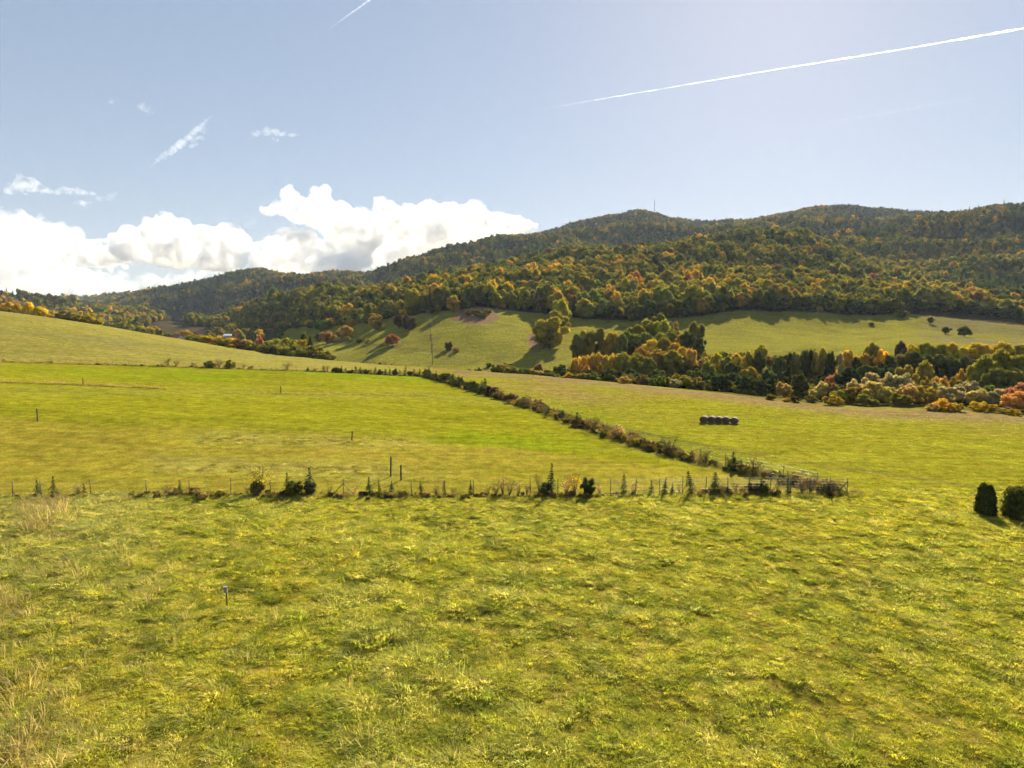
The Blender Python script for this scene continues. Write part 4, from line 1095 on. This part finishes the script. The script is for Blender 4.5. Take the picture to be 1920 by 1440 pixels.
# marker post with a small box in the foreground
P = hit(425.5, 1140); hM = 45 * P[1] / F
mp = thing('box_post', 'thin post with a pale grey metal box in the foreground grass', 'post', tuple(P))
MB().tube([(0, 0, -.2), (.02, 0, hM * .96)], [.04, .036], 8).build('pole', OLDWOOD, mp, True)
GREYM = simple_mat('grey_paint', (.20, .20, .20), .5, .2, 12)
bx_ = MB().box((-.015, -.05, hM * .83), (.17, .13, .30), .2).build('box', GREYM, mp)
MB().box((-.015, -.06, hM * .96), (.24, .20, .03), .2).build('lid', GREYM, bx_)

# ------------------------------------------------------------------ round bales
BALE = simple_mat('bale_wrap', (.13, .088, .088), .95, .35, 3)
BEND = simple_mat('bale_end', (.10, .06, .05), .8, .45, 9)
def bale_meshes(rad=.60, L=1.2):
    b = MB(); n = 24; prof = [(-L / 2, rad * .90), (-L / 2 + .05, rad * .975), (-L / 4, rad), (0, rad * 1.005), (L / 4, rad), (L / 2 - .05, rad * .975), (L / 2, rad * .90)]
    r = random.Random(2)
    for y_, q in prof:
        for j in range(n):
            a = 2 * math.pi * j / n; rr = q * (1 + .012 * math.sin(3 * a + y_ * 4) + r.uniform(-.006, .006)); z = rr * math.sin(a)
            z = max(z, -rad * .93)
            b.v.append((rr * math.cos(a), y_, z + rad * .93))
    for k in range(len(prof) - 1):
        for j in range(n): b.f.append((k * n + j, k * n + (j + 1) % n, (k + 1) * n + (j + 1) % n, (k + 1) * n + j))
    body = b.data('wrap', BALE, True)
    e = MB()
    for ri, (q, dy) in enumerate(((.89, 0), (.7, -.025), (.5, .0), (.3, -.03), (.1, 0))):
        for j in range(n):
            a = 2 * math.pi * j / n; e.v.append((rad * q * math.cos(a), dy, max(rad * q * math.sin(a), -rad * .9) + rad * .93))
    for k in range(4):
        for j in range(n): e.f.append((k * n + j, k * n + (j + 1) % n, (k + 1) * n + (j + 1) % n, (k + 1) * n + j))
    e.f.append(tuple(4 * n + j for j in range(n)))
    return body, e.data('end_face', BEND, False)
bm_, be_ = bale_meshes()
for k, (px, py, lb) in enumerate(((1320, 792, 'leftmost round bale'), (1335, 792.5, 'second round bale from the left'), (1348, 793, 'middle round bale'), (1361.5, 793.5, 'fourth round bale from the left'), (1377, 794.5, 'rightmost round bale'))):
    P = hit(px, py)
    t = thing('round_bale', lb + ' in the dark wrapped row on the field', 'bale', tuple(P), R(-32 + 3 * math.sin(k * 5)), 'round bales on the hay field')
    t.scale = (1.0, 1, .90 + .03 * math.sin(k * 3))
    add('wrap', bm_, t); f0 = add('end_face', be_, t, (0, -.60, 0)); f1 = add('end_face', be_, t, (0, .60, 0)); f1.rotation_euler[2] = math.pi

# ------------------------------------------------------------------ village, power line, mast, feeder
WALL = simple_mat('plaster', (.55, .5, .45), .9, .15, 2); ROOFR = simple_mat('red_tiles', (.22, .075, .05), .8, .3, 2); ROOFW = simple_mat('sheet_roof', (.7, .7, .72), .35, .12, 1, .2); WIN = simple_mat('dark_glass', (.03, .035, .04), .15, .1, 2)
def house(name, px, py, Yd, w, d, hw, hr_, roofm, label, rz=0, wins=3):
    P = at(px, py, Yd); g = ground_z(P[0], P[1]); lift = max(P[2] - g - (hw + hr_), 0)
    t = thing(name, label, 'building', (P[0], P[1], g), rz, 'village buildings')
    hw = hw + lift
    MB().box((0, 0, hw / 2 - .3), (w, d, hw + .6)).build('wall', WALL, t)
    b = MB(); o = .5
    for s_ in (-1, 1):
        i = len(b.v)
        for q in ((-w / 2 - o, s_ * (d / 2 + o), hw - .25), (w / 2 + o, s_ * (d / 2 + o), hw - .25), (w / 2 + o, 0, hw + hr_), (-w / 2 - o, 0, hw + hr_)):
            b.v.append(q); 
        for q in range(4): b.v.append((b.v[i + q][0], b.v[i + q][1], b.v[i + q][2] - .18))
        for q in ((0, 1, 2, 3), (7, 6, 5, 4), (0, 4, 5, 1), (1, 5, 6, 2), (2, 6, 7, 3), (3, 7, 4, 0)): b.f.append(tuple(i + k for k in q))
    rf = b.build('roof', roofm, t)
    g_ = MB()
    for s_ in (-1, 1):
        i = len(g_.v); g_.v += [(s_ * w / 2, -d / 2, hw - .02), (s_ * w / 2, d / 2, hw - .02), (s_ * w / 2, 0, hw + hr_ - .2)]; g_.f.append((i, i + 1, i + 2))
    g_.build('gable', WALL, t)
    for k in range(wins):
        MB().box((-w / 2 + w * (k + .5) / wins, -d / 2 - .02, hw - 1.4), (1.1, .06, 1.3)).build('window', WIN, t)
    if roofm is ROOFR: MB().box((w * .2, .6, hw + hr_ + .2), (.6, .6, 1.4)).build('chimney', ROOFR, rf)
house('farm_building', 436, 630.5, 640, 14, 9, 3.2, 1.6, ROOFW, 'long low building with a bright sheet roof behind the golden shrubs', .05, 5)
house('village_house', 376, 619, 660, 10, 9, 4, 3.4, ROOFR, 'red-roofed house in the valley above the smaller white roof', .5, 3)
house('village_house', 386, 631.5, 600, 6.5, 6, 3, 1.2, ROOFW, 'small building with a white roof left of the golden shrubs', .1, 2)
house('village_house', 331, 627, 560, 9, 8, 3, 3, ROOFR, 'red-brown roofed house half hidden at the hill edge', -.3, 3)

def power_pole(px, base, label):
    P = hit(px, base, 300); h = 10.5
    t = thing('power_pole', label, 'pole', tuple(P), 0, 'power poles climbing the hillside meadow')
    MB().tube([(0, 0, -.5), (0, 0, h)], [.17, .11], 8).build('pole', OLDWOOD, t, True)
    MB().box((0, 0, h - .6), (2.4, .14, .16)).build('crossarm', OLDWOOD, t)
    for q in (-1.05, 0, 1.05): MB().tube([(q, 0, h - .52 + (.5 if q == 0 else 0)), (q, 0, h - .25 + (.5 if q == 0 else 0))], [.07, .05], 6).build('insulator', GREYM, t)
    return P
pp = [power_pole(*a) for a in ((811, 683, 'nearest power pole at the foot of the steep meadow'), (809.5, 663, 'second power pole up the steep meadow'), (807, 640, 'third power pole up the steep meadow'), (803, 612, 'farthest power pole near the top of the steep meadow'))]
pl = thing('power_line', 'thin overhead wires strung up the steep meadow', 'wires', tuple(pp[0]))
for q in (-1.05, 0, 1.05):
    b = MB()
    for a, c in zip(pp[:-1], pp[1:]):
        a = a - pp[0] + np.array([q, 0, 10.2 + (.5 if q == 0 else 0)]); c = c - pp[0] + np.array([q, 0, 10.2 + (.5 if q == 0 else 0)])
        b.tube([tuple(a + (c - a) * f - np.array([0, 0, 1.2 * 4 * f * (1 - f)])) for f in np.linspace(0, 1, 7)], [.014] * 7, 4, False)
    b.build('wire', METAL, pl)

P = at(1227, 395, 2400); P[2] = ground_z(P[0], P[1]); hm = at(1227, 372.5, 2400)[2] - P[2]
ms = thing('transmission_mast', 'slim lattice mast standing on the mountain summit', 'mast', tuple(P))
for q in range(3):
    a = q * 2.094; MB().tube([(math.cos(a) * 1.6, math.sin(a) * 1.6, -1), (math.cos(a) * .7, math.sin(a) * .7, hm * .86)], [.28, .22], 5).build('leg', METAL, ms)
b = MB()
for k in range(12):
    z0, z1 = hm * .86 * k / 12, hm * .86 * (k + 1) / 12
    for q in range(3):
        a, a2 = q * 2.094, (q + 1) * 2.094; r0 = 1.6 - .9 * k / 12; r1 = 1.6 - .9 * (k + 1) / 12
        b.tube([(math.cos(a) * r0, math.sin(a) * r0, z0), (math.cos(a2) * r1, math.sin(a2) * r1, z1)], [.12, .12], 4, False)
b.build('bracing', METAL, ms)
MB().tube([(0, 0, hm * .84), (0, 0, hm)], [.45, .25], 6).build('antenna', GREYM, ms)
for z in (.6, .7, .78): MB().tube([(1.0, -1.0, hm * z), (1.0, -1.3, hm * z)], [.9, .9], 10).build('dish', GREYM, ms)

P = hit(1889, 776)
fd = thing('feeder', 'small dark wooden feeder with a pale board roof by the shrubs', 'feeder', tuple(P))
MB().box((0, 0, .55), (.62, .5, 1.1)).build('box', OLDWOOD, fd)
MB().box((0, 0, 1.27), (1.1, .8, .06), 0, Matrix.Rotation(.15, 3, 'Y')).build('roof', GREYM, fd)
for q in (-.27, .27): MB().box((q, -.2, 1.17), (.06, .06, .22)).build('roof_post', OLDWOOD, fd)

# ------------------------------------------------------------------ grass
def tuft(name, seed, nb, h, spread, width, lean, droop):
    r = np.random.default_rng(seed)
    a = r.uniform(0, 6.283, nb); rad = spread * np.sqrt(r.uniform(0, 1, nb)) * .5
    base = np.stack([np.cos(a) * rad, np.sin(a) * rad, np.full(nb, -.02)], 1)
    out = np.stack([np.cos(a), np.sin(a), np.zeros(nb)], 1) * (rad / spread * 1.6 + .25)[:, None] + r.normal(size=(nb, 3)) * .25
    out[:, 2] = 0; out += np.array(lean)
    H = h * r.uniform(.55, 1.1, nb)
    s1 = base + out * (H * .30)[:, None] + np.array([0, 0, 1.0]) * (H * .62)[:, None]
    s2 = base + out * (H * .95)[:, None] + np.array([0, 0, 1.0]) * (H * (1 - droop * r.uniform(.4, 1, nb)))[:, None]
    b = a + r.uniform(.6, 2.5, nb); side = np.stack([np.cos(b), np.sin(b), r.uniform(-.3, .3, nb)], 1) * (width * r.uniform(.6, 1.3, nb))[:, None]
    v = np.stack([base - side, base + side, s1 - side * .85, s1 + side * .85, s2 - side * .15, s2 + side * .15], 1).reshape(-1, 3)
    k = np.arange(nb)[:, None] * 6
    f = np.concatenate([k + np.array([0, 1, 3, 2]), k + np.array([2, 3, 5, 4])])
    var = np.clip(np.repeat(r.uniform(0, 1, nb), 6) * .55 + np.tile([0, 0, .2, .2, .5, .5], nb), 0, 1)       # blades pale towards their tips
    return shape_source(name, mesh_data(name, v, f, BLADE, False, {'leaf_var': ('POINT', 'FLOAT', var)}))
TUFTS = [tuft('tuft_shape', 1, 70, .21, .55, .008, (-.35, -.15, 0), .3), tuft('tuft_shape', 2, 70, .19, .62, .008, (-.6, -.3, 0), .5), tuft('tuft_shape', 3, 64, .17, .60, .008, (-.3, -.5, 0), .5), tuft('tuft_shape', 4, 70, .22, .50, .007, (-.2, .15, 0), .35),
         tuft('stalk_shape', 5, 16, .62, .40, .006, (-.2, -.1, 0), .15)]
GT = {'green': (.30, .33, .035), 'lime': (.46, .45, .04), 'straw': (.62, .55, .22), 'ochre': (.52, .42, .04), 'dark': (.15, .18, .03), 'sand': (.45, .36, .17)}
def grass_points(n_per, y0, y1, half=.80, keep=None):
    A = half * (y1 ** 2 - y0 ** 2); n = int(A * n_per)
    Yv = np.sqrt(rng.uniform(y0 ** 2, y1 ** 2, n)); Xv = rng.uniform(-half, half, n) * Yv
    return Xv, Yv
def rot_for(n, tilt=.12):
    r_ = rng.normal(0, tilt, (n, 3)); r_[:, 2] = rng.uniform(-1.2, 1.2, n); return r_

def mixpal(w, names, even=0.0):
    w = np.maximum(np.stack(w, 1), 0); w /= w.sum(1, keepdims=True)
    c = np.cumsum(w, 1); k = (rng.uniform(size=(len(w), 1)) > c).sum(1).clip(0, len(names) - 1)
    pal = np.array([GT[q] for q in names])
    return pal[k] * (1 - even) + (w @ pal) * even, k

def meadow_grass():
    Xv, Yv = grass_points(21.0, 19.5, 64)
    Zv = land(Xv, Yv)
    inn = Yv < polyline_y(FRONT, Xv) + .6
    inn |= (Xv > FRONT[:, 0].max())
    lump = fbm(Xv / .9, Yv / .9, 131, 2); big = fbm(Xv / 4.5, Yv / 6.5, 141, 3); huge = fbm(Xv / 17, Yv / 17, 151, 3)
    keep = inn & (lump + .25 * rng.normal(size=len(Xv)) > -.26)
    Xv, Yv, Zv, lump, big, huge = [q[keep] for q in (Xv, Yv, Zv, lump, big, huge)]
    n = len(Xv); px, py = project(np.stack([Xv, Yv, Zv], 1))
    left = sstep(700, 0, px)                   # ranker and greyer towards the left
    s = .34 + 1.75 * np.clip(lump + .5, 0, 1) * (.75 + 1.2 * big) + .25 * left * rng.uniform(0, 1, n)
    s *= np.where(px > 1000, .82, 1.0) * (1 - .25 * sstep(50, 60, Yv) * (px > 500))
    w = [.34 + .6 * big + .15 * left, .30 - .5 * big + .35 * huge - .15 * left, .16 + 1.2 * np.maximum(big, 0) * (lump > 0) + .16 * left + .4 * np.clip(-huge, 0, 1), .10 + 1.1 * np.clip(huge, 0, 1) - .08 * left, .14 + 1.0 * np.clip(-big, 0, 1) + .5 * np.clip(-lump, 0, 1), .03 + .12 * left]
    tint, k = mixpal(w, ['green', 'lime', 'straw', 'ochre', 'dark', 'sand'], .5)
    clump = fbm(Xv / .34, Yv / .5, 191, 2)            # darker, greener tussocks; the darkening also paints in shady holes between tufts
    tint = tint * rng.normal(1.12, .13, (n, 1)).clip(.6, 1.6) * (1 - .5 * sstep(.08, .28, clump))[:, None] * np.where((clump > .12)[:, None], np.array([.88, 1.0, .95]), 1.0)
    s = s * (1 + .25 * (clump > .12))
    pick = rng.integers(0, 4, n)
    stalk = (rng.uniform(size=n) < .004 + .012 * left) | ((left > .9) & (rng.uniform(size=n) < .015))
    pick[stalk] = 4; tint[stalk] = np.array(GT['sand']) * rng.uniform(.55, .9, (stalk.sum(), 1))
    # tall dry grass in the lower left corner and by the fence at left
    tall = (np.hypot((px - 40) / 110, (py - 1370) / 110) < 1) | (np.hypot((px - 75) / 50, (py - 965) / 40) < 1) | (np.hypot((px - 20) / 40, (py - 1180) / 70) < 1)
    tall &= rng.uniform(size=n) < .10
    pick[tall] = 4; s[tall] *= 1.35; tint[tall] = np.array(GT['sand']) * rng.uniform(.6, 1.0, (tall.sum(), 1))
    S_v = np.stack([s * 1.15, s * 1.15, s * rng.uniform(.7, 1.25, n)], 1)
    return np.stack([Xv, Yv, Zv], 1), S_v, rot_for(n), tint, pick
tag(instancer('meadow_grass', *meadow_grass(), TUFTS), 'matted tussocky grass covering the foreground meadow', 'grass', None, 'stuff')

def pasture_grass():
    Xv, Yv = grass_points(3.0, 60, 150, .85)
    px, py = project(np.stack([Xv, Yv, land(Xv, Yv)], 1))
    yf = polyline_y(FRONT, Xv); xd = polyline_x(DIAG, Yv); yb = polyline_y(BACK, Xv)
    inside_ = (Yv > yf + .5) & (Xv < xd) & (Yv < yb)
    outside = (Xv > xd) & (Yv > 56) & (Yv < line_Y(5, Xv, Yv) - 4)
    t1 = np.exp(-((py - np.interp(px, [330, 800], [822, 832])) / 11) ** 2) * sstep(330, 400, px) * (1 - sstep(740, 860, px))
    t2 = np.exp(-((py - np.interp(px, [200, 500, 900], [868, 878, 890])) / 15) ** 2) * sstep(230, 330, px) * (1 - sstep(800, 930, px))
    rough = np.maximum(t1, t2) * (fbm(Xv / 3, Yv / 5, 161, 3) > -.06)
    strip = np.minimum(np.abs(Yv - yf), np.abs(Xv - xd) * .8); strip = np.exp(-(strip / 1.1) ** 2) * (Xv < FRONT[:, 0].max() + 2)
    fine = fbm(Xv / 2.5, Yv / 4, 171, 3)
    p = np.where(inside_, .12 + .7 * rough, np.where(outside, .30 + .4 * (fine > .1), 0)) * (Yv < 150)
    p = np.maximum(p, .95 * strip * (inside_ | outside))
    keep = rng.uniform(size=len(Xv)) < p
    Xv, Yv, rough, strip, fine, inside_ = [q[keep] for q in (Xv, Yv, rough, strip, fine, inside_)]
    n = len(Xv); Zv = land(Xv, Yv)
    s = .28 + .55 * rough + .65 * strip * rng.uniform(.4, 1.2, n) + .25 * (~inside_) * np.clip(fine + .5, 0, 1)
    big = fbm(Xv / 9, Yv / 14, 181, 3)
    tint, k = mixpal([.35 - .2 * strip + .3 * big, .40 - .3 * strip - .3 * rough, .05 + .5 * rough, .16 - .4 * big, .05 + .2 * strip, .02 + .8 * strip], ['green', 'lime', 'straw', 'ochre', 'dark', 'sand'])
    tint = tint * rng.normal(.66, .12, (n, 1)).clip(.4, 1.1)
    tint = np.where((strip > .4)[:, None], tint * np.array([.75, .68, .8]), tint)
    pick = rng.integers(0, 4, n); pick[(strip > .5) & (rng.uniform(size=n) < .3)] = 4
    return np.stack([Xv, Yv, Zv], 1), np.stack([s * 1.6, s * 1.6, s], 1), rot_for(n), tint, pick
tag(instancer('pasture_grass', *pasture_grass(), TUFTS), 'short grass, weeds and pale tussocks of the pasture and hay field', 'grass', None, 'stuff')

def strip_grass():
    """dry uncut strips in the pasture and along the back fence"""
    pts = []
    def strip(pxs, pys, w, n, s0, s1):
        for k in range(n):
            px = rng.uniform(pxs[0], pxs[-1]); P = np.array([0, 0, 0.])
            pts.append((px, np.interp(px, pxs, pys), w, rng.uniform(s0, s1)))
    out = []
    for pxs, pys, w, n, s0, s1 in (([0, 150, 310], [717, 721.5, 729], .8, 800, .5, 1.3), ([470, 530, 620, 800], [735.5, 738, 739.5, 741], .5, 420, .4, .95), ([-30, 200, 400, 600], [677.5, 684, 690, 697], .9, 1500, .6, 1.6)):
        gx = np.linspace(pxs[0], pxs[-1], 24); H_ = np.array([hit(a, np.interp(a, pxs, pys)) for a in gx])
        q = rng.uniform(pxs[0], pxs[-1], n)
        X_ = np.interp(q, gx, H_[:, 0]) + rng.normal(0, .2, n); Y_ = np.interp(q, gx, H_[:, 1]) + rng.normal(0, w * .5, n)
        out.append(np.stack([X_, Y_, rng.uniform(s0, s1, n)], 1))
    o = np.concatenate(out); n = len(o)
    Zv = land(o[:, 0], o[:, 1])
    tint, k = mixpal([np.full(n, .2), np.full(n, .1), np.full(n, .25), np.full(n, .1), np.full(n, .1), np.full(n, .5)], ['green', 'lime', 'straw', 'ochre', 'dark', 'sand'])
    return np.stack([o[:, 0], o[:, 1], Zv], 1), np.stack([o[:, 2] * 1.5, o[:, 2] * 1.5, o[:, 2]], 1), rot_for(n), tint * np.array([.75, .68, .7]), rng.integers(0, 5, n)
tag(instancer('dry_grass', *strip_grass(), TUFTS), 'dry uncut grass strips across the pasture and along the back fence', 'grass', None, 'stuff')

# ------------------------------------------------------------------ clouds and condensation trails (real volumes far beyond the haze)
def vol_mat(name, dens, aniso=.35, grain=0, cut=.44, white=.92):
    m, n, l = new_mat(name)
    out = n.new('ShaderNodeOutputMaterial'); v = n.new('ShaderNodeVolumeScatter')
    v.inputs['Color'].default_value = (white * .92, white * .96, white * 1.04, 1); v.inputs['Density'].default_value = dens; v.inputs['Anisotropy'].default_value = aniso
    l.new(v.outputs['Volume'], out.inputs['Volume'])
    if grain:                                  # billows and torn edges: the droplets are not spread evenly
        tc = n.new('ShaderNodeTexCoord'); nz = n.new('ShaderNodeTexNoise'); nz.inputs['Scale'].default_value = 1.0 / grain
        nz.inputs['Detail'].default_value = 5; nz.inputs['Roughness'].default_value = .62; nz.inputs['Distortion'].default_value = .3
        mr = n.new('ShaderNodeMapRange'); mr.inputs['From Min'].default_value = cut; mr.inputs['From Max'].default_value = cut + .13
        mr.inputs['To Min'].default_value = 0; mr.inputs['To Max'].default_value = dens
        l.new(tc.outputs['Object'], nz.inputs['Vector']); l.new(nz.outputs['Fac'], mr.inputs['Value']); l.new(mr.outputs['Result'], v.inputs['Density'])
        m.cycles.volume_step_rate = .25
    return m
def ico(sub=2):
    import bmesh
    bm = bmesh.new(); bmesh.ops.create_icosphere(bm, subdivisions=sub, radius=1.0)
    v = np.array([q.co[:] for q in bm.verts]); f = np.array([[q.index for q in p.verts] for p in bm.faces]); bm.free()
    return v, f
IV, IF = ico(2)
def cloud(name, label, blobs, Yd, dens, voxel, rough=.35, seed=1, flat=1.0, puffs=7, group=None, aniso=-.2, grain=230, cut=.41, white=.60):
    """blobs (px, py, radius_px[, y-squash]) at depth Yd; every blob gets smaller puffs on its skin, then all are fused"""
    r = np.random.default_rng(seed); vs_, fs_ = [], []; k = 0
    c0 = at(blobs[0][0], blobs[0][1], Yd)
    def ball(c, rr, sq):
        nonlocal k
        vs_.append(IV * np.array([rr, rr * .8, rr * sq]) + c - c0); fs_.append(IF + k); k += len(IV)
    for bl in blobs:
        px, py, rp = bl[:3]; sq = bl[3] if len(bl) > 3 else flat
        c = at(px, py, Yd + r.uniform(-1, 1) * rp * Yd / F * .4); rr = rp * Yd / F
        ball(c, rr, sq)
        for q in range(puffs):
            d = unit(r.normal(size=3) + np.array([0, -.1, .35])); pr = rr * r.uniform(.28, .55)
            c1 = c + d * np.array([rr, rr * .8, rr * sq]) * .85
            ball(c1, pr, min(1, sq * 1.3))
            for w in range(3):
                d2 = unit(r.normal(size=3) + d); ball(c1 + d2 * pr * .85, pr * r.uniform(.3, .55), 1)
    o = add(name, mesh_data(name, np.concatenate(vs_), np.concatenate(fs_), vol_mat(name, dens, aniso, grain, cut, white)), None, tuple(c0))
    rm = o.modifiers.new('fuse', 'REMESH'); rm.mode = 'VOXEL'; rm.voxel_size = voxel
    for sc_, st in ((9 * voxel, rough * 6 * voxel), (3.5 * voxel, rough * 2.6 * voxel)):
        tx = bpy.data.textures.new(name, 'CLOUDS'); tx.noise_scale = sc_; tx.noise_depth = 3
        dm = o.modifiers.new('billow', 'DISPLACE'); dm.texture = tx; dm.strength = st; dm.mid_level = .5; dm.texture_coords = 'LOCAL'
    return tag(o, label, 'cloud', group)
CL = 11000
cloud('cumulus_cloud', 'towering white cumulus rising highest over the low saddle of the ridge', [(600, 372, 22), (592, 400, 30), (562, 385, 18), (540, 365, 16), (530, 392, 20, .7), (505, 396, 16, .6), (560, 402, 26, .7), (625, 402, 26), (640, 430, 36), (672, 420, 30), (690, 440, 30), (660, 465, 40), (620, 452, 26), (725, 400, 26), (745, 412, 22), (710, 420, 24), (735, 435, 16)], CL, .02, 30, .4, 3, group='cumulus clouds')
cloud('cumulus_cloud', 'broad grey-centred cloud with a bright upper rim above the mountain flank', [(770, 400, 22, .8), (800, 398, 24, .8), (845, 400, 26, .8), (890, 405, 26, .8), (930, 415, 24, .8), (960, 420, 20, .8), (985, 425, 18, .8), (1000, 428, 12, .7), (760, 440, 40), (800, 445, 48), (850, 440, 48), (900, 440, 40), (940, 440, 30), (760, 490, 50), (820, 490, 50), (870, 470, 40), (720, 480, 36), (730, 520, 40)], CL * 1.15, .016, 38, .4, 5, group='cumulus clouds')
cloud('cumulus_cloud', 'low billowing cloud bank touching the rounded left hill', [(535, 450, 26), (570, 450, 26), (520, 475, 34), (560, 480, 36), (600, 480, 30), (500, 495, 30), (600, 500, 40, .7), (640, 495, 36, .6), (670, 492, 26, .5), (550, 510, 40), (490, 470, 20), (640, 530, 40, .6), (580, 540, 40, .6), (690, 530, 36, .6)], CL * .97, .019, 30, .4, 8, group='cumulus clouds')
cloud('cumulus_cloud', 'large white cumulus bank left of the towering cloud', [(310, 420, 22, .8), (285, 428, 22, .8), (340, 436, 28, .8), (380, 445, 30, .8), (415, 445, 30, .8), (445, 455, 28, .8), (260, 446, 26, .8), (225, 455, 26, .8), (190, 465, 26, .7), (160, 470, 24, .7), (300, 460, 40, .7), (350, 470, 44, .6), (410, 475, 40, .6), (250, 478, 40, .5), (450, 485, 26, .6), (190, 485, 40, .4), (140, 485, 26, .4), (330, 490, 50, .3), (400, 495, 46, .3)], CL * .93, .019, 32, .4, 11, group='cumulus clouds')
cloud('cumulus_cloud', 'hazy layered cloud bank at the left edge of the sky', [(-40, 430, 40, .5), (20, 432, 44, .4), (75, 428, 36, .4), (125, 440, 34, .4), (-20, 460, 60, .5), (50, 465, 60, .45), (105, 470, 40, .5), (-30, 500, 60, .4), (40, 505, 50, .4), (100, 500, 40, .4), (150, 515, 30, .4), (-10, 530, 50, .35), (60, 532, 46, .3)], CL * 1.05, .007, 50, .3, 13, group='cumulus clouds')
cloud('cumulus_cloud', 'low pale cloud deck near the horizon behind the left hill', [(100, 530, 26, .5), (140, 525, 26, .6), (190, 522, 26, .5), (225, 525, 20, .6), (160, 545, 40, .3), (80, 552, 40, .3), (10, 553, 40, .3), (230, 545, 30, .4), (290, 530, 30, .4), (340, 525, 30, .3), (400, 515, 30, .4)], CL * 1.3, .005, 60, .3, 17, group='cumulus clouds')
def wisp(label, blobs, dens, seed, group='small cloud shreds', voxel=16):
    big = [(b_[0], b_[1], b_[2] * 1.45) + tuple(b_[3:]) for b_ in blobs]
    cloud('cloud_shred', label, big, CL * .9, dens * .45, voxel, .5, seed, .55, 4, group, 0, 90, .46, .92)
wisp('small white cloud puff at the far left of the blue sky', [(20, 355, 9, .7), (45, 346, 13, .8), (60, 348, 13, .7), (80, 354, 9, .6)], .010, 21)
wisp('flat cloud strip right of the small white puff', [(112, 359, 8, .5), (130, 359, 9, .5), (155, 361, 9, .5), (172, 364, 6, .5), (152, 380, 8, .4), (165, 381, 5, .4)], .008, 22)
wisp('faint ragged shred at the end of the flat cloud strip', [(190, 370, 7, .5), (206, 371, 6, .7), (213, 364, 4, .9), (222, 358, 3, .9)], .004, 23)
wisp('small cloud shred high in the middle-left sky', [(484, 250, 7, .5), (500, 249, 8, .5), (517, 248, 8, .5), (532, 251, 8, .4), (548, 253, 6, .4), (517, 262, 5, .5), (562, 252, 4, .4)], .007, 24)
wisp('tiny curved cloud shred above the slanting streak', [(268, 198, 6, .8), (274, 204, 6, .9), (281, 211, 5, .8)], .006, 25)
wisp('tiny pale cloud shred highest at left', [(212, 190, 5, .5), (222, 189, 5, .5)], .005, 26)
wisp('little cloud puffs beside the slanting streak', [(378, 239, 8, .6), (372, 241, 6, .6), (362, 259, 8, .4), (378, 258, 6, .4), (355, 271, 8, .5), (365, 270, 6, .4)], .006, 27)
wisp('loose cloud shred left of the towering cumulus', [(470, 420, 9, .8), (477, 414, 7, .9), (465, 408, 6, .6)], .003, 28)

def trail(name, label, pts, Yd, dens, wob=0.0, seed=1):
    """pts: (px, py, radius_px)"""
    r = random.Random(seed); c0 = at(pts[0][0], pts[0][1], Yd); P_, R_ = [], []
    n = 130
    t = np.linspace(0, len(pts) - 1, n); k = np.arange(len(pts))
    X_, Y_, W_ = [np.interp(t, k, [p[i] for p in pts]) for i in range(3)]
    for a, b_, w in zip(X_, Y_, W_):
        q = at(a + r.uniform(-wob, wob), b_ + r.uniform(-wob, wob), Yd) - c0
        P_.append(tuple(q)); R_.append(w * Yd / F * (1 + .38 * r.uniform(-1, 1)))
    o = MB().tube(P_, R_, 10).build(name, vol_mat(name, dens, .5), None, True)
    o.location = c0
    return tag(o, label, 'contrail')
CT = 16000
trail('contrail', 'long thin white aircraft trail slanting across the right half of the sky', [(1000, 208, .25), (1100, 190, .5), (1250, 165, .8), (1450, 131, 1.1), (1700, 91, 1.5), (1925, 52, 1.9), (2200, 5, 2.3)], CT, .011, .12)
trail('contrail', 'short faint aircraft trail near the top edge of the sky', [(618, 53, .4), (640, 38, .8), (665, 20, 1.1), (697, -3, 1.5), (740, -33, 2)], CT, .006, .5, 3)
trail('contrail', 'broken spreading aircraft trail slanting through the left sky', [(280, 314, 1.0), (300, 297, 4.5), (320, 283, 6), (345, 265, 6), (365, 247, 4.5), (385, 228, 3), (397, 216, 1.2)], CT, .0017, 1.2, 5)
trail('contrail', 'very faint old trail below the bright one at right', [(1480, 246, .5), (1600, 222, 2.5), (1750, 196, 2.5), (1900, 172, .8)], CT, .00022, 1.0, 7)

# ------------------------------------------------------------------ the air
def haze_box():
    b = MB().box((0, 2350, 230), (10400, 5700, 560))
    m, n, l = new_mat('haze')
    out = n.new('ShaderNodeOutputMaterial'); v = n.new('ShaderNodeVolumePrincipled')
    v.inputs['Color'].default_value = (.66, .80, 1.0, 1)
    v.inputs['Density'].default_value = HAZE
    v.inputs['Anisotropy'].default_value = 0
    l.new(v.outputs['Volume'], out.inputs['Volume'])
    o = b.build('haze', m)
    tag(o, 'thin pale haze filling the air of the valley', 'haze', None, 'stuff')
HAZE = 4.4e-5
haze_box()
